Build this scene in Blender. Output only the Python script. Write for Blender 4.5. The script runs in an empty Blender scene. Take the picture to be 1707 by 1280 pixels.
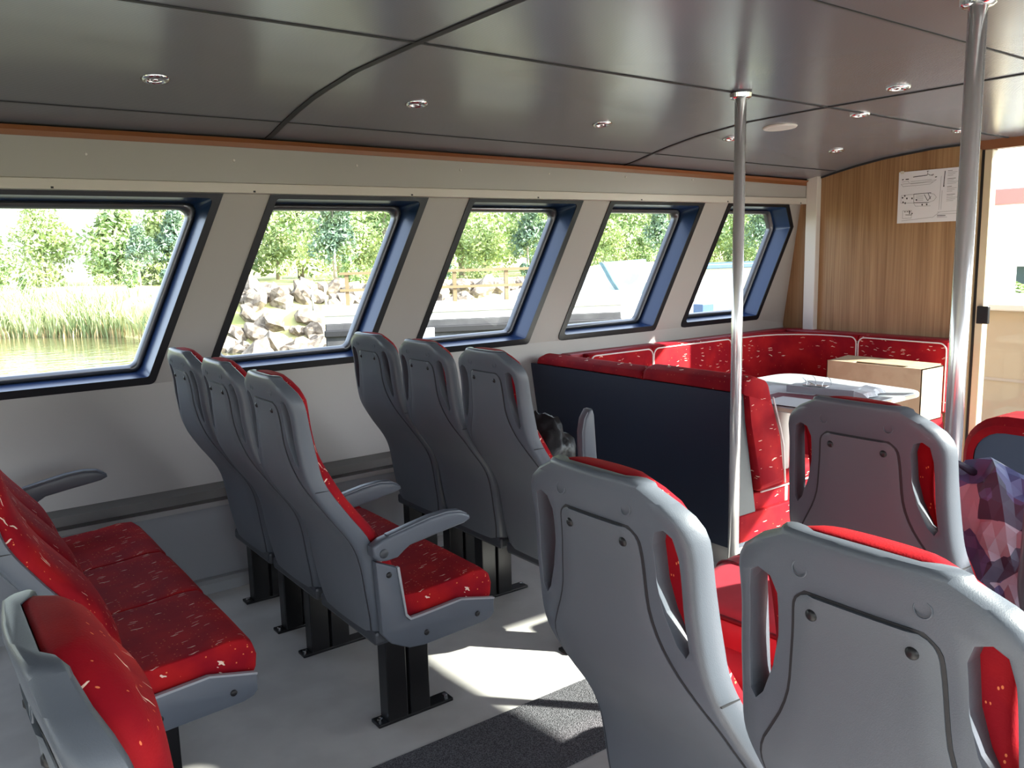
import bpy, bmesh, math, random
from math import sin, cos, pi, radians
from mathutils import Vector, Matrix, Quaternion
from mathutils.geometry import tessellate_polygon
S = bpy.context.scene
COL = S.collection
random.seed(7)

# ------------------------------------------------------------------ camera
F_PX = 1407.06
yaw, pit, rol = 0.94083369, -0.15638414, -0.02515261
f = Vector((cos(yaw)*cos(pit), sin(yaw)*cos(pit), sin(pit)))
r = f.cross(Vector((0, 0, 1))).normalized(); u = r.cross(f)
r2 = cos(rol)*r + sin(rol)*u; u2 = r2.cross(f)
cd = bpy.data.cameras.new('camera'); cam = bpy.data.objects.new('camera', cd); COL.objects.link(cam)
M = Matrix((r2, u2, -f)).transposed().to_4x4(); M.translation = Vector((0, 0, 1.5))
cam.matrix_world = M
cd.sensor_fit = 'HORIZONTAL'; cd.sensor_width = 36; cd.lens = 36*F_PX/1707
cd.clip_start = .02; cd.clip_end = 500
S.camera = cam

# ------------------------------------------------------------------ world, sun, exposure
S.view_settings.view_transform = 'Standard'; S.view_settings.look = 'None'
S.view_settings.gamma = 1; S.view_settings.use_curve_mapping = False
S.view_settings.exposure = 0.0
SUN_AZ = Vector((0.682, -0.731, 0))          # horizontal direction towards the sun
SUN_TAN = 0.53
sd = Vector((SUN_AZ.x, SUN_AZ.y, SUN_TAN)).normalized()
w = bpy.data.worlds.new('world'); S.world = w; w.use_nodes = True
nt = w.node_tree; bg = nt.nodes['Background']
sky = nt.nodes.new('ShaderNodeTexSky'); sky.sky_type = 'NISHITA'; sky.sun_disc = False
sky.sun_elevation = math.asin(sd.z)+.35; sky.sun_rotation = math.atan2(sd.x, sd.y)
sky.air_density = 1.0; sky.dust_density = 2.0; sky.ozone_density = 1.5
hs = nt.nodes.new('ShaderNodeHueSaturation'); hs.inputs['Saturation'].default_value = .55
nt.links.new(sky.outputs[0], hs.inputs['Color']); nt.links.new(hs.outputs[0], bg.inputs[0]); bg.inputs[1].default_value = 1.05
ld = bpy.data.lights.new('sun', 'SUN'); ld.energy = 27; ld.angle = radians(.6); ld.color = (1, .95, .86)
sun = bpy.data.objects.new('sun', ld); COL.objects.link(sun)
sun.rotation_euler = sd.to_track_quat('Z', 'Y').to_euler()
S.cycles.use_denoising = True
S.cycles.max_bounces = 10; S.cycles.diffuse_bounces = 5; S.cycles.transparent_max_bounces = 24
S.cycles.caustics_reflective = False; S.cycles.caustics_refractive = False
S.cycles.sample_clamp_indirect = 6

def portal(x0, x1, y0, y1, z0, z1, look):
    l = bpy.data.lights.new('daylight_portal', 'AREA'); l.shape = 'RECTANGLE'
    c = Vector(((x0+x1)/2, (y0+y1)/2, (z0+z1)/2)); o = bpy.data.objects.new('daylight_portal', l)
    l.size = max(x1-x0, y1-y0); l.size_y = z1-z0; l.cycles.is_portal = True
    o.location = c; o.rotation_euler = Vector(look).to_track_quat('-Z', 'Z').to_euler(); COL.objects.link(o)
portal(-1.6, 5.6, 4.25, 4.25, .9, 1.85, (0, -1, 0))
portal(-2.9, 5.4, -1.87, -1.87, .75, 1.92, (0, 1, 0))
portal(-3.15, -3.15, -1.6, 3.4, .9, 1.95, (1, 0, 0))
portal(5.75, 5.75, -1.7, 2.54, .1, 2.05, (-1, 0, 0))

# ------------------------------------------------------------------ materials
def new_mat(name):
    m = bpy.data.materials.new(name); m.use_nodes = True
    return m, m.node_tree, m.node_tree.nodes['Principled BSDF']
def setp(b, **k):
    for a, v in k.items():
        n = {'col': 'Base Color', 'rough': 'Roughness', 'metal': 'Metallic', 'spec': 'Specular IOR Level', 'coat': 'Coat Weight',
             'sheen': 'Sheen Weight', 'trans': 'Transmission Weight', 'crough': 'Coat Roughness'}[a]
        b.inputs[n].default_value = (*v, 1) if a == 'col' else v
def plain(name, col, rough=.5, bump=0, bscale=200, **k):
    m, t, b = new_mat(name); setp(b, col=col, rough=rough, **k)
    if bump:
        tc = t.nodes.new('ShaderNodeTexCoord'); n = t.nodes.new('ShaderNodeTexNoise'); n.inputs['Scale'].default_value = bscale
        bm = t.nodes.new('ShaderNodeBump'); bm.inputs['Strength'].default_value = bump; bm.inputs['Distance'].default_value = .002
        t.links.new(tc.outputs['Object'], n.inputs['Vector']); t.links.new(n.outputs['Fac'], bm.inputs['Height']); t.links.new(bm.outputs[0], b.inputs['Normal'])
    return m
def noisy(name, c1, c2, scale, rough=.7, vec=(1, 1, 1), lo=.4, hi=.6, bump=0, detail=4, **k):
    m, t, b = new_mat(name); setp(b, rough=rough, **k)
    tc = t.nodes.new('ShaderNodeTexCoord'); mp = t.nodes.new('ShaderNodeMapping'); mp.inputs['Scale'].default_value = vec
    n = t.nodes.new('ShaderNodeTexNoise'); n.inputs['Scale'].default_value = scale; n.inputs['Detail'].default_value = detail
    cr = t.nodes.new('ShaderNodeValToRGB'); e = cr.color_ramp.elements
    e[0].position = lo; e[1].position = hi; e[0].color = (*c1, 1); e[1].color = (*c2, 1)
    L = t.links.new
    L(tc.outputs['Object'], mp.inputs[0]); L(mp.outputs[0], n.inputs['Vector']); L(n.outputs['Fac'], cr.inputs[0]); L(cr.outputs[0], b.inputs['Base Color'])
    if bump:
        bm = t.nodes.new('ShaderNodeBump'); bm.inputs['Strength'].default_value = bump; bm.inputs['Distance'].default_value = .01
        L(n.outputs['Fac'], bm.inputs['Height']); L(bm.outputs[0], b.inputs['Normal'])
    return m
def fabric(name, dark, light, vscale, seed, thr=.22, msk=.30, fleck=.8):
    m, t, b = new_mat(name); L = t.links.new; N = t.nodes.new
    setp(b, rough=.75, spec=.12); b.inputs['Sheen Weight'].default_value = .05; b.inputs['Sheen Roughness'].default_value = .4
    b.inputs['Sheen Tint'].default_value = (1, .25, .2, 1)
    tc = N('ShaderNodeTexCoord')
    off = N('ShaderNodeMapping'); off.inputs['Location'].default_value = (seed, seed*.7, seed*.3); L(tc.outputs['Object'], off.inputs[0])
    n1 = N('ShaderNodeTexNoise'); n1.inputs['Scale'].default_value = 7; n1.inputs['Detail'].default_value = 3; L(off.outputs[0], n1.inputs['Vector'])
    mix = N('ShaderNodeMix'); mix.data_type = 'RGBA'; mix.inputs[6].default_value = (*dark, 1); mix.inputs[7].default_value = (*light, 1)
    rmp = N('ShaderNodeMapRange'); rmp.inputs[1].default_value = .4; rmp.inputs[2].default_value = .65
    L(n1.outputs['Fac'], rmp.inputs[0]); L(rmp.outputs[0], mix.inputs[0])
    # small orange flecks
    v2 = N('ShaderNodeTexVoronoi'); v2.inputs['Scale'].default_value = 1
    mp2 = N('ShaderNodeMapping'); mp2.inputs['Scale'].default_value = (90, 160, 90); L(off.outputs[0], mp2.inputs[0]); L(mp2.outputs[0], v2.inputs['Vector'])
    c2 = N('ShaderNodeMath'); c2.operation = 'LESS_THAN'; c2.inputs[1].default_value = .2; L(v2.outputs['Distance'], c2.inputs[0])
    sp = N('ShaderNodeSeparateColor'); L(v2.outputs['Color'], sp.inputs[0])
    g2 = N('ShaderNodeMath'); g2.operation = 'GREATER_THAN'; g2.inputs[1].default_value = fleck; L(sp.outputs[0], g2.inputs[0])
    m2 = N('ShaderNodeMath'); m2.operation = 'MULTIPLY'; L(c2.outputs[0], m2.inputs[0]); L(g2.outputs[0], m2.inputs[1])
    mixb = N('ShaderNodeMix'); mixb.data_type = 'RGBA'; L(m2.outputs[0], mixb.inputs[0]); L(mix.outputs[2], mixb.inputs[6]); mixb.inputs[7].default_value = (.75, .2, .08, 1)
    # pale curved strokes
    n3 = N('ShaderNodeTexNoise'); n3.inputs['Scale'].default_value = 22; L(off.outputs[0], n3.inputs['Vector'])
    sb = N('ShaderNodeVectorMath'); sb.operation = 'SUBTRACT'; sb.inputs[1].default_value = (.5, .5, .5); L(n3.outputs['Color'], sb.inputs[0])
    sc = N('ShaderNodeVectorMath'); sc.operation = 'SCALE'; sc.inputs['Scale'].default_value = .035; L(sb.outputs[0], sc.inputs[0])
    ad = N('ShaderNodeVectorMath'); ad.operation = 'ADD'; L(off.outputs[0], ad.inputs[0]); L(sc.outputs[0], ad.inputs[1])
    mp = N('ShaderNodeMapping'); mp.inputs['Scale'].default_value = vscale; L(ad.outputs[0], mp.inputs[0])
    v = N('ShaderNodeTexVoronoi'); v.inputs['Scale'].default_value = 1; v.inputs['Randomness'].default_value = 1; L(mp.outputs[0], v.inputs['Vector'])
    lt = N('ShaderNodeMath'); lt.operation = 'LESS_THAN'; lt.inputs[1].default_value = thr; L(v.outputs['Distance'], lt.inputs[0])
    s2 = N('ShaderNodeSeparateColor'); L(v.outputs['Color'], s2.inputs[0])
    g = N('ShaderNodeMath'); g.operation = 'GREATER_THAN'; g.inputs[1].default_value = msk; L(s2.outputs[0], g.inputs[0])
    mm = N('ShaderNodeMath'); mm.operation = 'MULTIPLY'; L(lt.outputs[0], mm.inputs[0]); L(g.outputs[0], mm.inputs[1])
    mix2 = N('ShaderNodeMix'); mix2.data_type = 'RGBA'; L(mm.outputs[0], mix2.inputs[0]); L(mixb.outputs[2], mix2.inputs[6]); mix2.inputs[7].default_value = (.85, .62, .5, 1)
    L(mix2.outputs[2], b.inputs['Base Color'])
    bp = N('ShaderNodeBump'); bp.inputs['Strength'].default_value = .25; bp.inputs['Distance'].default_value = .002
    n4 = N('ShaderNodeTexNoise'); n4.inputs['Scale'].default_value = 350; L(tc.outputs['Object'], n4.inputs['Vector']); L(n4.outputs['Fac'], bp.inputs['Height']); L(bp.outputs[0], b.inputs['Normal'])
    return m
def veneer(name, c1, c2, ys=70):
    m, t, b = new_mat(name); L = t.links.new; N = t.nodes.new; setp(b, rough=.42, spec=.4)
    tc = N('ShaderNodeTexCoord'); mp = N('ShaderNodeMapping'); mp.inputs['Scale'].default_value = (ys, ys, 1.6); L(tc.outputs['Object'], mp.inputs[0])
    n = N('ShaderNodeTexNoise'); n.inputs['Scale'].default_value = 1; n.inputs['Detail'].default_value = 5; n.inputs['Distortion'].default_value = .4; L(mp.outputs[0], n.inputs['Vector'])
    mp2 = N('ShaderNodeMapping'); mp2.inputs['Scale'].default_value = (9, 9, .8); L(tc.outputs['Object'], mp2.inputs[0])
    n2 = N('ShaderNodeTexNoise'); n2.inputs['Scale'].default_value = 1; n2.inputs['Detail'].default_value = 2; L(mp2.outputs[0], n2.inputs['Vector'])
    a = N('ShaderNodeMath'); a.operation = 'MULTIPLY_ADD'; a.inputs[1].default_value = .5; L(n2.outputs['Fac'], a.inputs[0])
    h = N('ShaderNodeMath'); h.operation = 'MULTIPLY'; h.inputs[1].default_value = .5; L(n.outputs['Fac'], h.inputs[0]); L(h.outputs[0], a.inputs[2])
    cr = N('ShaderNodeValToRGB'); e = cr.color_ramp.elements; e[0].position = .36; e[1].position = .62; e[0].color = (*c1, 1); e[1].color = (*c2, 1)
    L(a.outputs[0], cr.inputs[0]); L(cr.outputs[0], b.inputs['Base Color'])
    return m
def glass_mat(name, tint=(1, 1, 1)):
    m = bpy.data.materials.new(name); m.use_nodes = True; t = m.node_tree; t.nodes.clear(); N = t.nodes.new
    o = N('ShaderNodeOutputMaterial'); mx = N('ShaderNodeMixShader'); tr = N('ShaderNodeBsdfTransparent'); gl = N('ShaderNodeBsdfGlossy'); fr = N('ShaderNodeFresnel')
    ge = N('ShaderNodeNewGeometry'); mi = N('ShaderNodeMapRange'); mi.inputs[3].default_value = 1.3; mi.inputs[4].default_value = 1/1.3; t.links.new(ge.outputs['Backfacing'], mi.inputs[0]); t.links.new(mi.outputs[0], fr.inputs[0]); gl.inputs['Roughness'].default_value = .01; tr.inputs[0].default_value = (*tint, 1)
    t.links.new(fr.outputs[0], mx.inputs[0]); t.links.new(tr.outputs[0], mx.inputs[1]); t.links.new(gl.outputs[0], mx.inputs[2]); t.links.new(mx.outputs[0], o.inputs[0])
    return m

MT = dict(
    shell=plain('grey_seat_plastic', (.10, .115, .14), .36, .12, 600, spec=.45),
    panel=plain('grey_panel_plastic', (.115, .13, .152), .45, .15, 700, spec=.4),
    shell_dark=plain('charcoal_seat_plastic', (.045, .05, .06), .4, spec=.5),
    groove=plain('dark_groove', (.02, .021, .025), .6),
    black=plain('black_painted_steel', (.008, .008, .009), .32, spec=.35),
    screw=plain('black_screw', (.010, .010, .012), .4, spec=.4),
    red=fabric('red_patterned_fabric', (.26, .004, .012), (.40, .010, .012), (13, 120, 14), 1.3, .17, .5),
    red2=fabric('red_bench_fabric', (.25, .004, .012), (.37, .010, .014), (12, 12, 95), 4.1, .17, .55, .95),
    crimson=plain('crimson_vinyl', (.30, .008, .025), .45, .1, 300),
    piping=plain('white_piping', (.75, .68, .66), .5),
    wall=plain('off_white_laminate', (.40, .385, .375), .38, .03, 30, spec=.35),
    lower=plain('grey_lower_laminate', (.30, .31, .33), .45),
    fascia=plain('off_white_fascia', (.41, .395, .385), .3, spec=.4),
    trimwood=plain('brown_wood_trim', (.24, .09, .035), .35),
    white=plain('white_paint', (.68, .66, .63), .35),
    frame=plain('black_window_frame', (.008, .009, .013), .4, spec=.3),
    reveal=plain('navy_reveal', (.018, .045, .13), .28, spec=.5),
    gasket=plain('grey_gasket', (.16, .165, .175), .28, metal=.6),
    chrome=plain('chrome', (.8, .8, .8), .12, metal=1.0),
    steel=plain('brushed_steel', (.85, .85, .87), .22, metal=.7),
    navy=plain('navy_laminate', (.022, .032, .058), .38, spec=.5),
    navygrey=plain('slate_edge', (.06, .08, .11), .45),
    floor=noisy('light_grey_floor', (.56, .545, .52), (.62, .605, .575), 6, .34, spec=.45),
    carpet=noisy('dark_grey_carpet', (.05, .05, .056), (.17, .17, .185), 260, .95, bump=.8, detail=2),
    veneer=veneer('oak_veneer', (.225, .118, .052), (.40, .245, .125)),
    door=plain('beige_door_panel', (.42, .38, .31), .45),
    paper=plain('white_paper', (.66, .68, .72), .6),
    ink=plain('black_ink', (.05, .05, .06), .7),
    greyink=plain('grey_ink', (.38, .39, .43), .7),
    table=plain('white_table_laminate', (.46, .50, .52), .3),
    tableleg=plain('white_table_leg', (.55, .52, .5), .35),
    card=noisy('brown_cardboard', (.36, .26, .17), (.40, .30, .20), 12, .75),
    plinth=plain('light_grey_plinth', (.38, .38, .37), .45),
    bag=noisy('black_plastic_bag', (.006, .006, .008), (.014, .014, .017), 18, .38, bump=.5, spec=.4),
    case=noisy('red_suitcase_cloth', (.52, .05, .075), (.60, .07, .10), 9, .55),
    caseseam=plain('dark_red_seam', (.14, .006, .015), .5),
    maroon=plain('maroon_folder', (.16, .006, .03), .4),
    glass=glass_mat('window_glass', (.93, .96, .95)),
    leaf1=noisy('pale_green_leaves', (.26, .36, .15), (.50, .58, .27), .8, .6),
    leaf2=noisy('mid_green_leaves', (.18, .28, .13), (.36, .46, .20), .9, .6),
    leaf3=noisy('dark_green_leaves', (.09, .16, .12), (.18, .27, .16), .9, .6),
    reed=noisy('reed_green', (.28, .36, .16), (.50, .54, .28), 1.5, .7),
    reeddry=plain('dry_reed', (.45, .34, .17), .8),
    meadow=noisy('dry_meadow', (.30, .34, .10), (.55, .50, .26), .5, .9, lo=.35, hi=.65),
    bark=plain('pale_bark', (.30, .26, .22), .9),
    rock=noisy('pale_rock', (.13, .105, .08), (.27, .23, .18), 2.2, .9),
    concrete=noisy('grey_pontoon', (.035, .036, .04), (.055, .056, .06), 3, .8),
    deck=plain('pale_deck', (.50, .46, .42), .8),
    post=plain('weathered_timber', (.15, .11, .055), .8),
    tarpblue=noisy('pale_blue_tarpaulin', (.07, .15, .18), (.10, .19, .22), 3, .5),
    tarpwhite=noisy('white_tarpaulin', (.62, .68, .72), (.75, .8, .82), 2, .5),
    blueroof=plain('blue_roof', (.02, .06, .14), .5),
    boatwhite=plain('white_gelcoat', (.7, .72, .74), .3),
    redbrown=plain('red_brown_timber', (.10, .04, .02), .8),
    coral=plain('faded_red_canvas', (.50, .26, .23), .8),
    rubber=plain('black_rubber', (.01, .01, .012), .5),
)
# ceiling: dark grey laminate with a fine striped grain
def ceil_mat():
    m, t, b = new_mat('dark_grey_striped_laminate'); L = t.links.new; N = t.nodes.new
    setp(b, rough=.19, spec=.6)
    tc = N('ShaderNodeTexCoord'); wv = N('ShaderNodeTexWave'); wv.wave_type = 'BANDS'; wv.bands_direction = 'Y'; wv.inputs['Scale'].default_value = 42; wv.inputs['Distortion'].default_value = .0
    L(tc.outputs['Object'], wv.inputs['Vector'])
    cr = N('ShaderNodeValToRGB'); e = cr.color_ramp.elements; e[0].color = (.15, .16, .185, 1); e[1].color = (.20, .21, .24, 1); L(wv.outputs['Fac'], cr.inputs[0]); L(cr.outputs[0], b.inputs['Base Color'])
    n = N('ShaderNodeTexNoise'); n.inputs['Scale'].default_value = 1.3; L(tc.outputs['Object'], n.inputs['Vector'])
    bp = N('ShaderNodeBump'); bp.inputs['Strength'].default_value = .05; bp.inputs['Distance'].default_value = .1; L(n.outputs['Fac'], bp.inputs['Height'])
    b2 = N('ShaderNodeBump'); b2.inputs['Strength'].default_value = .12; b2.inputs['Distance'].default_value = .001; L(wv.outputs['Fac'], b2.inputs['Height']); L(bp.outputs[0], b2.inputs['Normal']); L(b2.outputs[0], b.inputs['Normal'])
    return m
MT['ceiling'] = ceil_mat()
def water_mat():
    m, t, b = new_mat('river_water'); L = t.links.new; N = t.nodes.new
    setp(b, col=(.10, .10, .045), rough=.06, spec=.6)
    tc = N('ShaderNodeTexCoord'); mp = N('ShaderNodeMapping'); mp.inputs['Scale'].default_value = (.8, 2.2, 1); L(tc.outputs['Object'], mp.inputs[0])
    n = N('ShaderNodeTexNoise'); n.inputs['Scale'].default_value = 2.0; n.inputs['Detail'].default_value = 3; L(mp.outputs[0], n.inputs['Vector'])
    bp = N('ShaderNodeBump'); bp.inputs['Strength'].default_value = .25; bp.inputs['Distance'].default_value = .08; L(n.outputs['Fac'], bp.inputs['Height']); L(bp.outputs[0], b.inputs['Normal'])
    return m
MT['water'] = water_mat()
def check_mat():
    m, t, b = new_mat('blue_and_purple_checked_cloth'); L = t.links.new; N = t.nodes.new
    setp(b, rough=.55)
    tc = N('ShaderNodeTexCoord'); v = N('ShaderNodeTexVoronoi'); v.inputs['Scale'].default_value = 11; v.distance = 'MANHATTAN'; L(tc.outputs['Object'], v.inputs['Vector'])
    s = N('ShaderNodeSeparateColor'); L(v.outputs['Color'], s.inputs[0])
    cr = N('ShaderNodeValToRGB'); cr.color_ramp.interpolation = 'CONSTANT'; e = cr.color_ramp.elements
    e[0].color = (.05, .06, .11, 1); e[1].position = .3; e[1].color = (.09, .11, .26, 1)
    for p, c in ((.5, (.36, .39, .48)), (.68, (.11, .13, .25)), (.85, (.08, .12, .19))):
        q = e.new(p); q.color = (*c, 1)
    L(s.outputs[0], cr.inputs[0]); L(cr.outputs[0], b.inputs['Base Color'])
    return m
MT['check'] = check_mat()

# ------------------------------------------------------------------ mesh helpers
def obj(name, bm, mat, parent=None, smooth=False, label=None):
    bmesh.ops.recalc_face_normals(bm, faces=bm.faces)
    me = bpy.data.meshes.new(name); bm.to_mesh(me); bm.free()
    me.materials.append(MT[mat] if isinstance(mat, str) else mat)
    if smooth:
        for p in me.polygons: p.use_smooth = True
    o = bpy.data.objects.new(name, me); COL.objects.link(o)
    if parent: o.parent = parent
    if label: o['label'] = label
    return o
def sharp(o, ang=40):
    me = o.data
    bm = bmesh.new(); bm.from_mesh(me)
    for e in bm.edges:
        if len(e.link_faces) == 2 and e.calc_face_angle(0) > radians(ang): e.smooth = False
    bm.to_mesh(me); bm.free()
    for p in me.polygons: p.use_smooth = True
    return o
def tag(o, label=None, cat=None, group=None, kind=None):
    if label: o['label'] = label
    if cat: o['category'] = cat
    if group: o['group'] = group
    if kind: o['kind'] = kind
    return o
def thing(name, label, cat, loc=(0, 0, 0), rotz=0, group=None):
    o = bpy.data.objects.new(name, None); COL.objects.link(o); o.empty_display_size = .1
    o.location = loc; o.rotation_euler = (0, 0, rotz)
    return tag(o, label, cat, group)
def box(bm, x0, x1, y0, y1, z0, z1, bev=0, seg=2, mat=None):
    vs = [bm.verts.new(Vector((x, y, z)) if mat is None else mat @ Vector((x, y, z))) for x in (x0, x1) for y in (y0, y1) for z in (z0, z1)]
    fs = [bm.faces.new([vs[i] for i in q]) for q in ((0, 1, 3, 2), (4, 6, 7, 5), (0, 4, 5, 1), (2, 3, 7, 6), (0, 2, 6, 4), (1, 5, 7, 3))]
    if bev:
        es = list({e for q in fs for e in q.edges})
        bmesh.ops.recalc_face_normals(bm, faces=fs)
        bmesh.ops.bevel(bm, geom=es, offset=bev, segments=seg, profile=.5, affect='EDGES')
    return bm
def B(*a, **k): return box(bmesh.new(), *a, **k)
def prism(pts, axis, a, b, bev=0, seg=2):
    """closed 2-D outline pts extruded from a to b along axis ('x': pts are (y,z); 'y': (x,z); 'z': (x,y))"""
    bm = bmesh.new()
    def P(p, t): return {'x': (t, p[0], p[1]), 'y': (p[0], t, p[1]), 'z': (p[0], p[1], t)}[axis]
    va = [bm.verts.new(P(p, a)) for p in pts]; vb = [bm.verts.new(P(p, b)) for p in pts]
    n = len(pts)
    bm.faces.new(va); bm.faces.new(vb[::-1])
    for i in range(n): bm.faces.new((va[i], vb[i], vb[(i+1) % n], va[(i+1) % n]))
    bmesh.ops.recalc_face_normals(bm, faces=bm.faces)
    if bev:
        es = [e for e in bm.edges if (e.verts[0] in va) == (e.verts[1] in va)]
        bmesh.ops.bevel(bm, geom=es, offset=bev, segments=seg, profile=.5, affect='EDGES')
    return bm
def loft(rings, cap=True, close=True):
    bm = bmesh.new(); R = [[bm.verts.new(p) for p in q] for q in rings]; n = len(R[0])
    for a, b in zip(R, R[1:]):
        for i in range(n if close else n-1):
            bm.faces.new((a[i], a[(i+1) % n], b[(i+1) % n], b[i]))
    if cap and close:
        bm.faces.new(R[0][::-1]); bm.faces.new(R[-1])
    return bm
def tube(pts, rad, n=12, cap=True):
    pts = [Vector(p) for p in pts]; rings = []; up = None
    for i, p in enumerate(pts):
        d = (pts[min(i+1, len(pts)-1)]-pts[max(i-1, 0)]).normalized()
        a = up if up is not None else (Vector((0, 0, 1)) if abs(d.z) < .9 else Vector((1, 0, 0)))
        s = d.cross(a).normalized(); t = s.cross(d).normalized(); up = t
        rr = rad[i] if isinstance(rad, (list, tuple)) else rad
        rings.append([p+rr*(cos(2*pi*k/n)*s+sin(2*pi*k/n)*t) for k in range(n)])
    return loft(rings, cap)
def lathe(prof, n=24, c=(0, 0, 0), axis='z'):
    rings = []
    for rr, h in prof:
        q = []
        for k in range(n):
            a = 2*pi*k/n; x, y = rr*cos(a), rr*sin(a)
            q.append(Vector(c)+(Vector((x, y, h)) if axis == 'z' else Vector((x, h, y)) if axis == 'y' else Vector((h, x, y))))
        rings.append(q)
    return loft(rings)
def rounded(poly, rad, n=5):
    """round the corners of a closed polygon; rad is a number or a list"""
    out = []; m = len(poly)
    for i in range(m):
        p = Vector(poly[i]); a = Vector(poly[i-1])-p; b = Vector(poly[(i+1) % m])-p
        rr = rad[i] if isinstance(rad, (list, tuple)) else rad
        ang = a.angle(b); d = min(rr/math.tan(ang/2), a.length*.48, b.length*.48)
        s = p+a.normalized()*d; e = p+b.normalized()*d
        for k in range(n+1):
            t = k/n; out.append(tuple((1-t)**2*s+2*t*(1-t)*p+t*t*e))
    return out
def inset(poly, d):
    m = len(poly); A = sum(poly[i-1][0]*poly[i][1]-poly[i][0]*poly[i-1][1] for i in range(m)); sg = 1 if A > 0 else -1
    ln = []
    for i in range(m):
        p = Vector(poly[i]); q = Vector(poly[(i+1) % m]); t = (q-p).normalized(); nn = Vector((-t.y, t.x))*sg
        ln.append((p+nn*d, t))
    out = []
    for i in range(m):
        (p, t), (q, s) = ln[i-1], ln[i]; den = t.x*s.y-t.y*s.x; w_ = q-p; k = (w_.x*s.y-w_.y*s.x)/den
        out.append(tuple(p+t*k))
    return out
def lerp(tab, z):
    if z <= tab[0][0]: return tab[0][1]
    for (a, b), (c, d) in zip(tab, tab[1:]):
        if z <= c: return b+(d-b)*(z-a)/(c-a)
    return tab[-1][1]
def smooth_tab(tab, z):
    # catmull-rom through the table
    n = len(tab)
    if z <= tab[0][0]: return tab[0][1]
    if z >= tab[-1][0]: return tab[-1][1]
    for i in range(n-1):
        if z <= tab[i+1][0]:
            x0, y0 = tab[i]; x1, y1 = tab[i+1]; h = x1-x0; t = (z-x0)/h
            m0 = (y1-tab[i-1][1])/(x1-tab[i-1][0]) if i > 0 else (y1-y0)/h
            m1 = (tab[i+2][1]-y0)/(tab[i+2][0]-x0) if i+2 < n else (y1-y0)/h
            return (2*t**3-3*t*t+1)*y0+(t**3-2*t*t+t)*h*m0+(3*t*t-2*t**3)*y1+(t**3-t*t)*h*m1
def bake(o):
    dg = bpy.context.evaluated_depsgraph_get(); me = bpy.data.meshes.new_from_object(o.evaluated_get(dg)); o.modifiers.clear(); o.data = me
def copy_tree(o, parent=None):
    c = o.copy(); COL.objects.link(c); c.parent = parent
    for ch in list(o.children): copy_tree(ch, c)
    return c

# ------------------------------------------------------------------ the room
def zceil(X, Y):
    z = lerp([(2.45, 2.145), (2.87, 2.138), (3.2, 2.11), (3.4, 2.08), (3.58, 2.045), (3.77, 2.003)], Y) if Y > 0 else lerp([(-1.7, 2.03), (-1.4, 2.06), (-1.0, 2.11), (-.5, 2.145)], Y)
    return z+lerp([(-3, .03), (1.43, .012), (3.63, -.017), (5.47, -.055), (9, -.1)], X)
def Yw(z): return 3.98-(z-.95)*.1647 if z > .95 else 3.80+.18*z/.95
XB = 5.47; XR = -3.0; YS = -1.75
tag(obj('floor', B(XR-.3, XB+.1, YS-.1, 4.0, -.08, 0), 'floor'), 'glossy light grey floor', kind='structure')
tag(obj('floor_runner', B(XR, 3.0, 1.755, 2.107, .0, .005), 'carpet'), 'dark grey carpet runner along the aisle floor', kind='structure')
# ceiling
ys = [-1.85, -1.7, -1.55, -1.4, -1.25, -1.1, -.9, -.7, -.5, -.3, 0, 1.2, 2.45, 2.6, 2.87, 3.0, 3.2, 3.3, 3.4, 3.5, 3.58, 3.68, 3.80]
xs = [XR-.1, -1.5, 0, 1.43, 2.0, 3.4, 3.63, 4.2, 5.1, XB+.12]
ADDED_HATCH = {4: (-1.25, -.5), 7: (-1.1, -.3)}  # unseen roof openings, added so sun reaches the near seats and aisle floor
def added_hatch(i, j): return i in ADDED_HATCH and ADDED_HATCH[i][0] <= ys[j] < ADDED_HATCH[i][1]
bm = bmesh.new(); top = {}; bot = {}
for i, X in enumerate(xs):
    for j, Y in enumerate(ys):
        bot[i, j] = bm.verts.new((X, Y, zceil(X, Y))); top[i, j] = bm.verts.new((X, Y, zceil(X, Y)+.05))
for i in range(len(xs)-1):
    for j in range(len(ys)-1):
        if added_hatch(i, j): continue
        bm.faces.new((bot[i, j], bot[i, j+1], bot[i+1, j+1], bot[i+1, j])); bm.faces.new((top[i, j], top[i+1, j], top[i+1, j+1], top[i, j+1]))
for i, (h0, h1) in ADDED_HATCH.items():
    for a, b in [((i, ys.index(y)), (i+1, ys.index(y))) for y in (h0, h1)]+[((m, j), (m, j+1)) for m in (i, i+1) for j in range(ys.index(h0), ys.index(h1))]:
        bm.faces.new((bot[a], bot[b], top[b], top[a]))
ceiling = tag(obj('ceiling', bm, 'ceiling'), 'dark grey panelled ceiling curving down to the windows', kind='structure')
for p in ceiling.data.polygons: p.use_smooth = abs(p.normal.z) > .5
for X, wd in ((-.77, .012), (1.43, .013), (3.63, .010)):
    rr = []
    for k in range(61):
        Y = -1.74+k*(3.79+1.74)/60; z = zceil(X, Y)
        rr.append([(X-wd, Y, z+.01), (X+wd, Y, z+.01), (X+wd, Y, z-.004), (X-wd, Y, z-.004)])
    obj('seam', loft(rr), 'groove', ceiling)
for Y, wd in ((3.55, .005), (2.42, .009), (1.45, .004), (.3, .006)):
    rr = [[(X, Y-wd, zceil(X, Y)+.01), (X, Y+wd, zceil(X, Y)+.01), (X, Y+wd, zceil(X, Y)-.003), (X, Y-wd, zceil(X, Y)-.003)] for X in [XR+k*(XB-XR)/40 for k in range(41)]]
    obj('seam', loft(rr), 'groove', ceiling)

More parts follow.
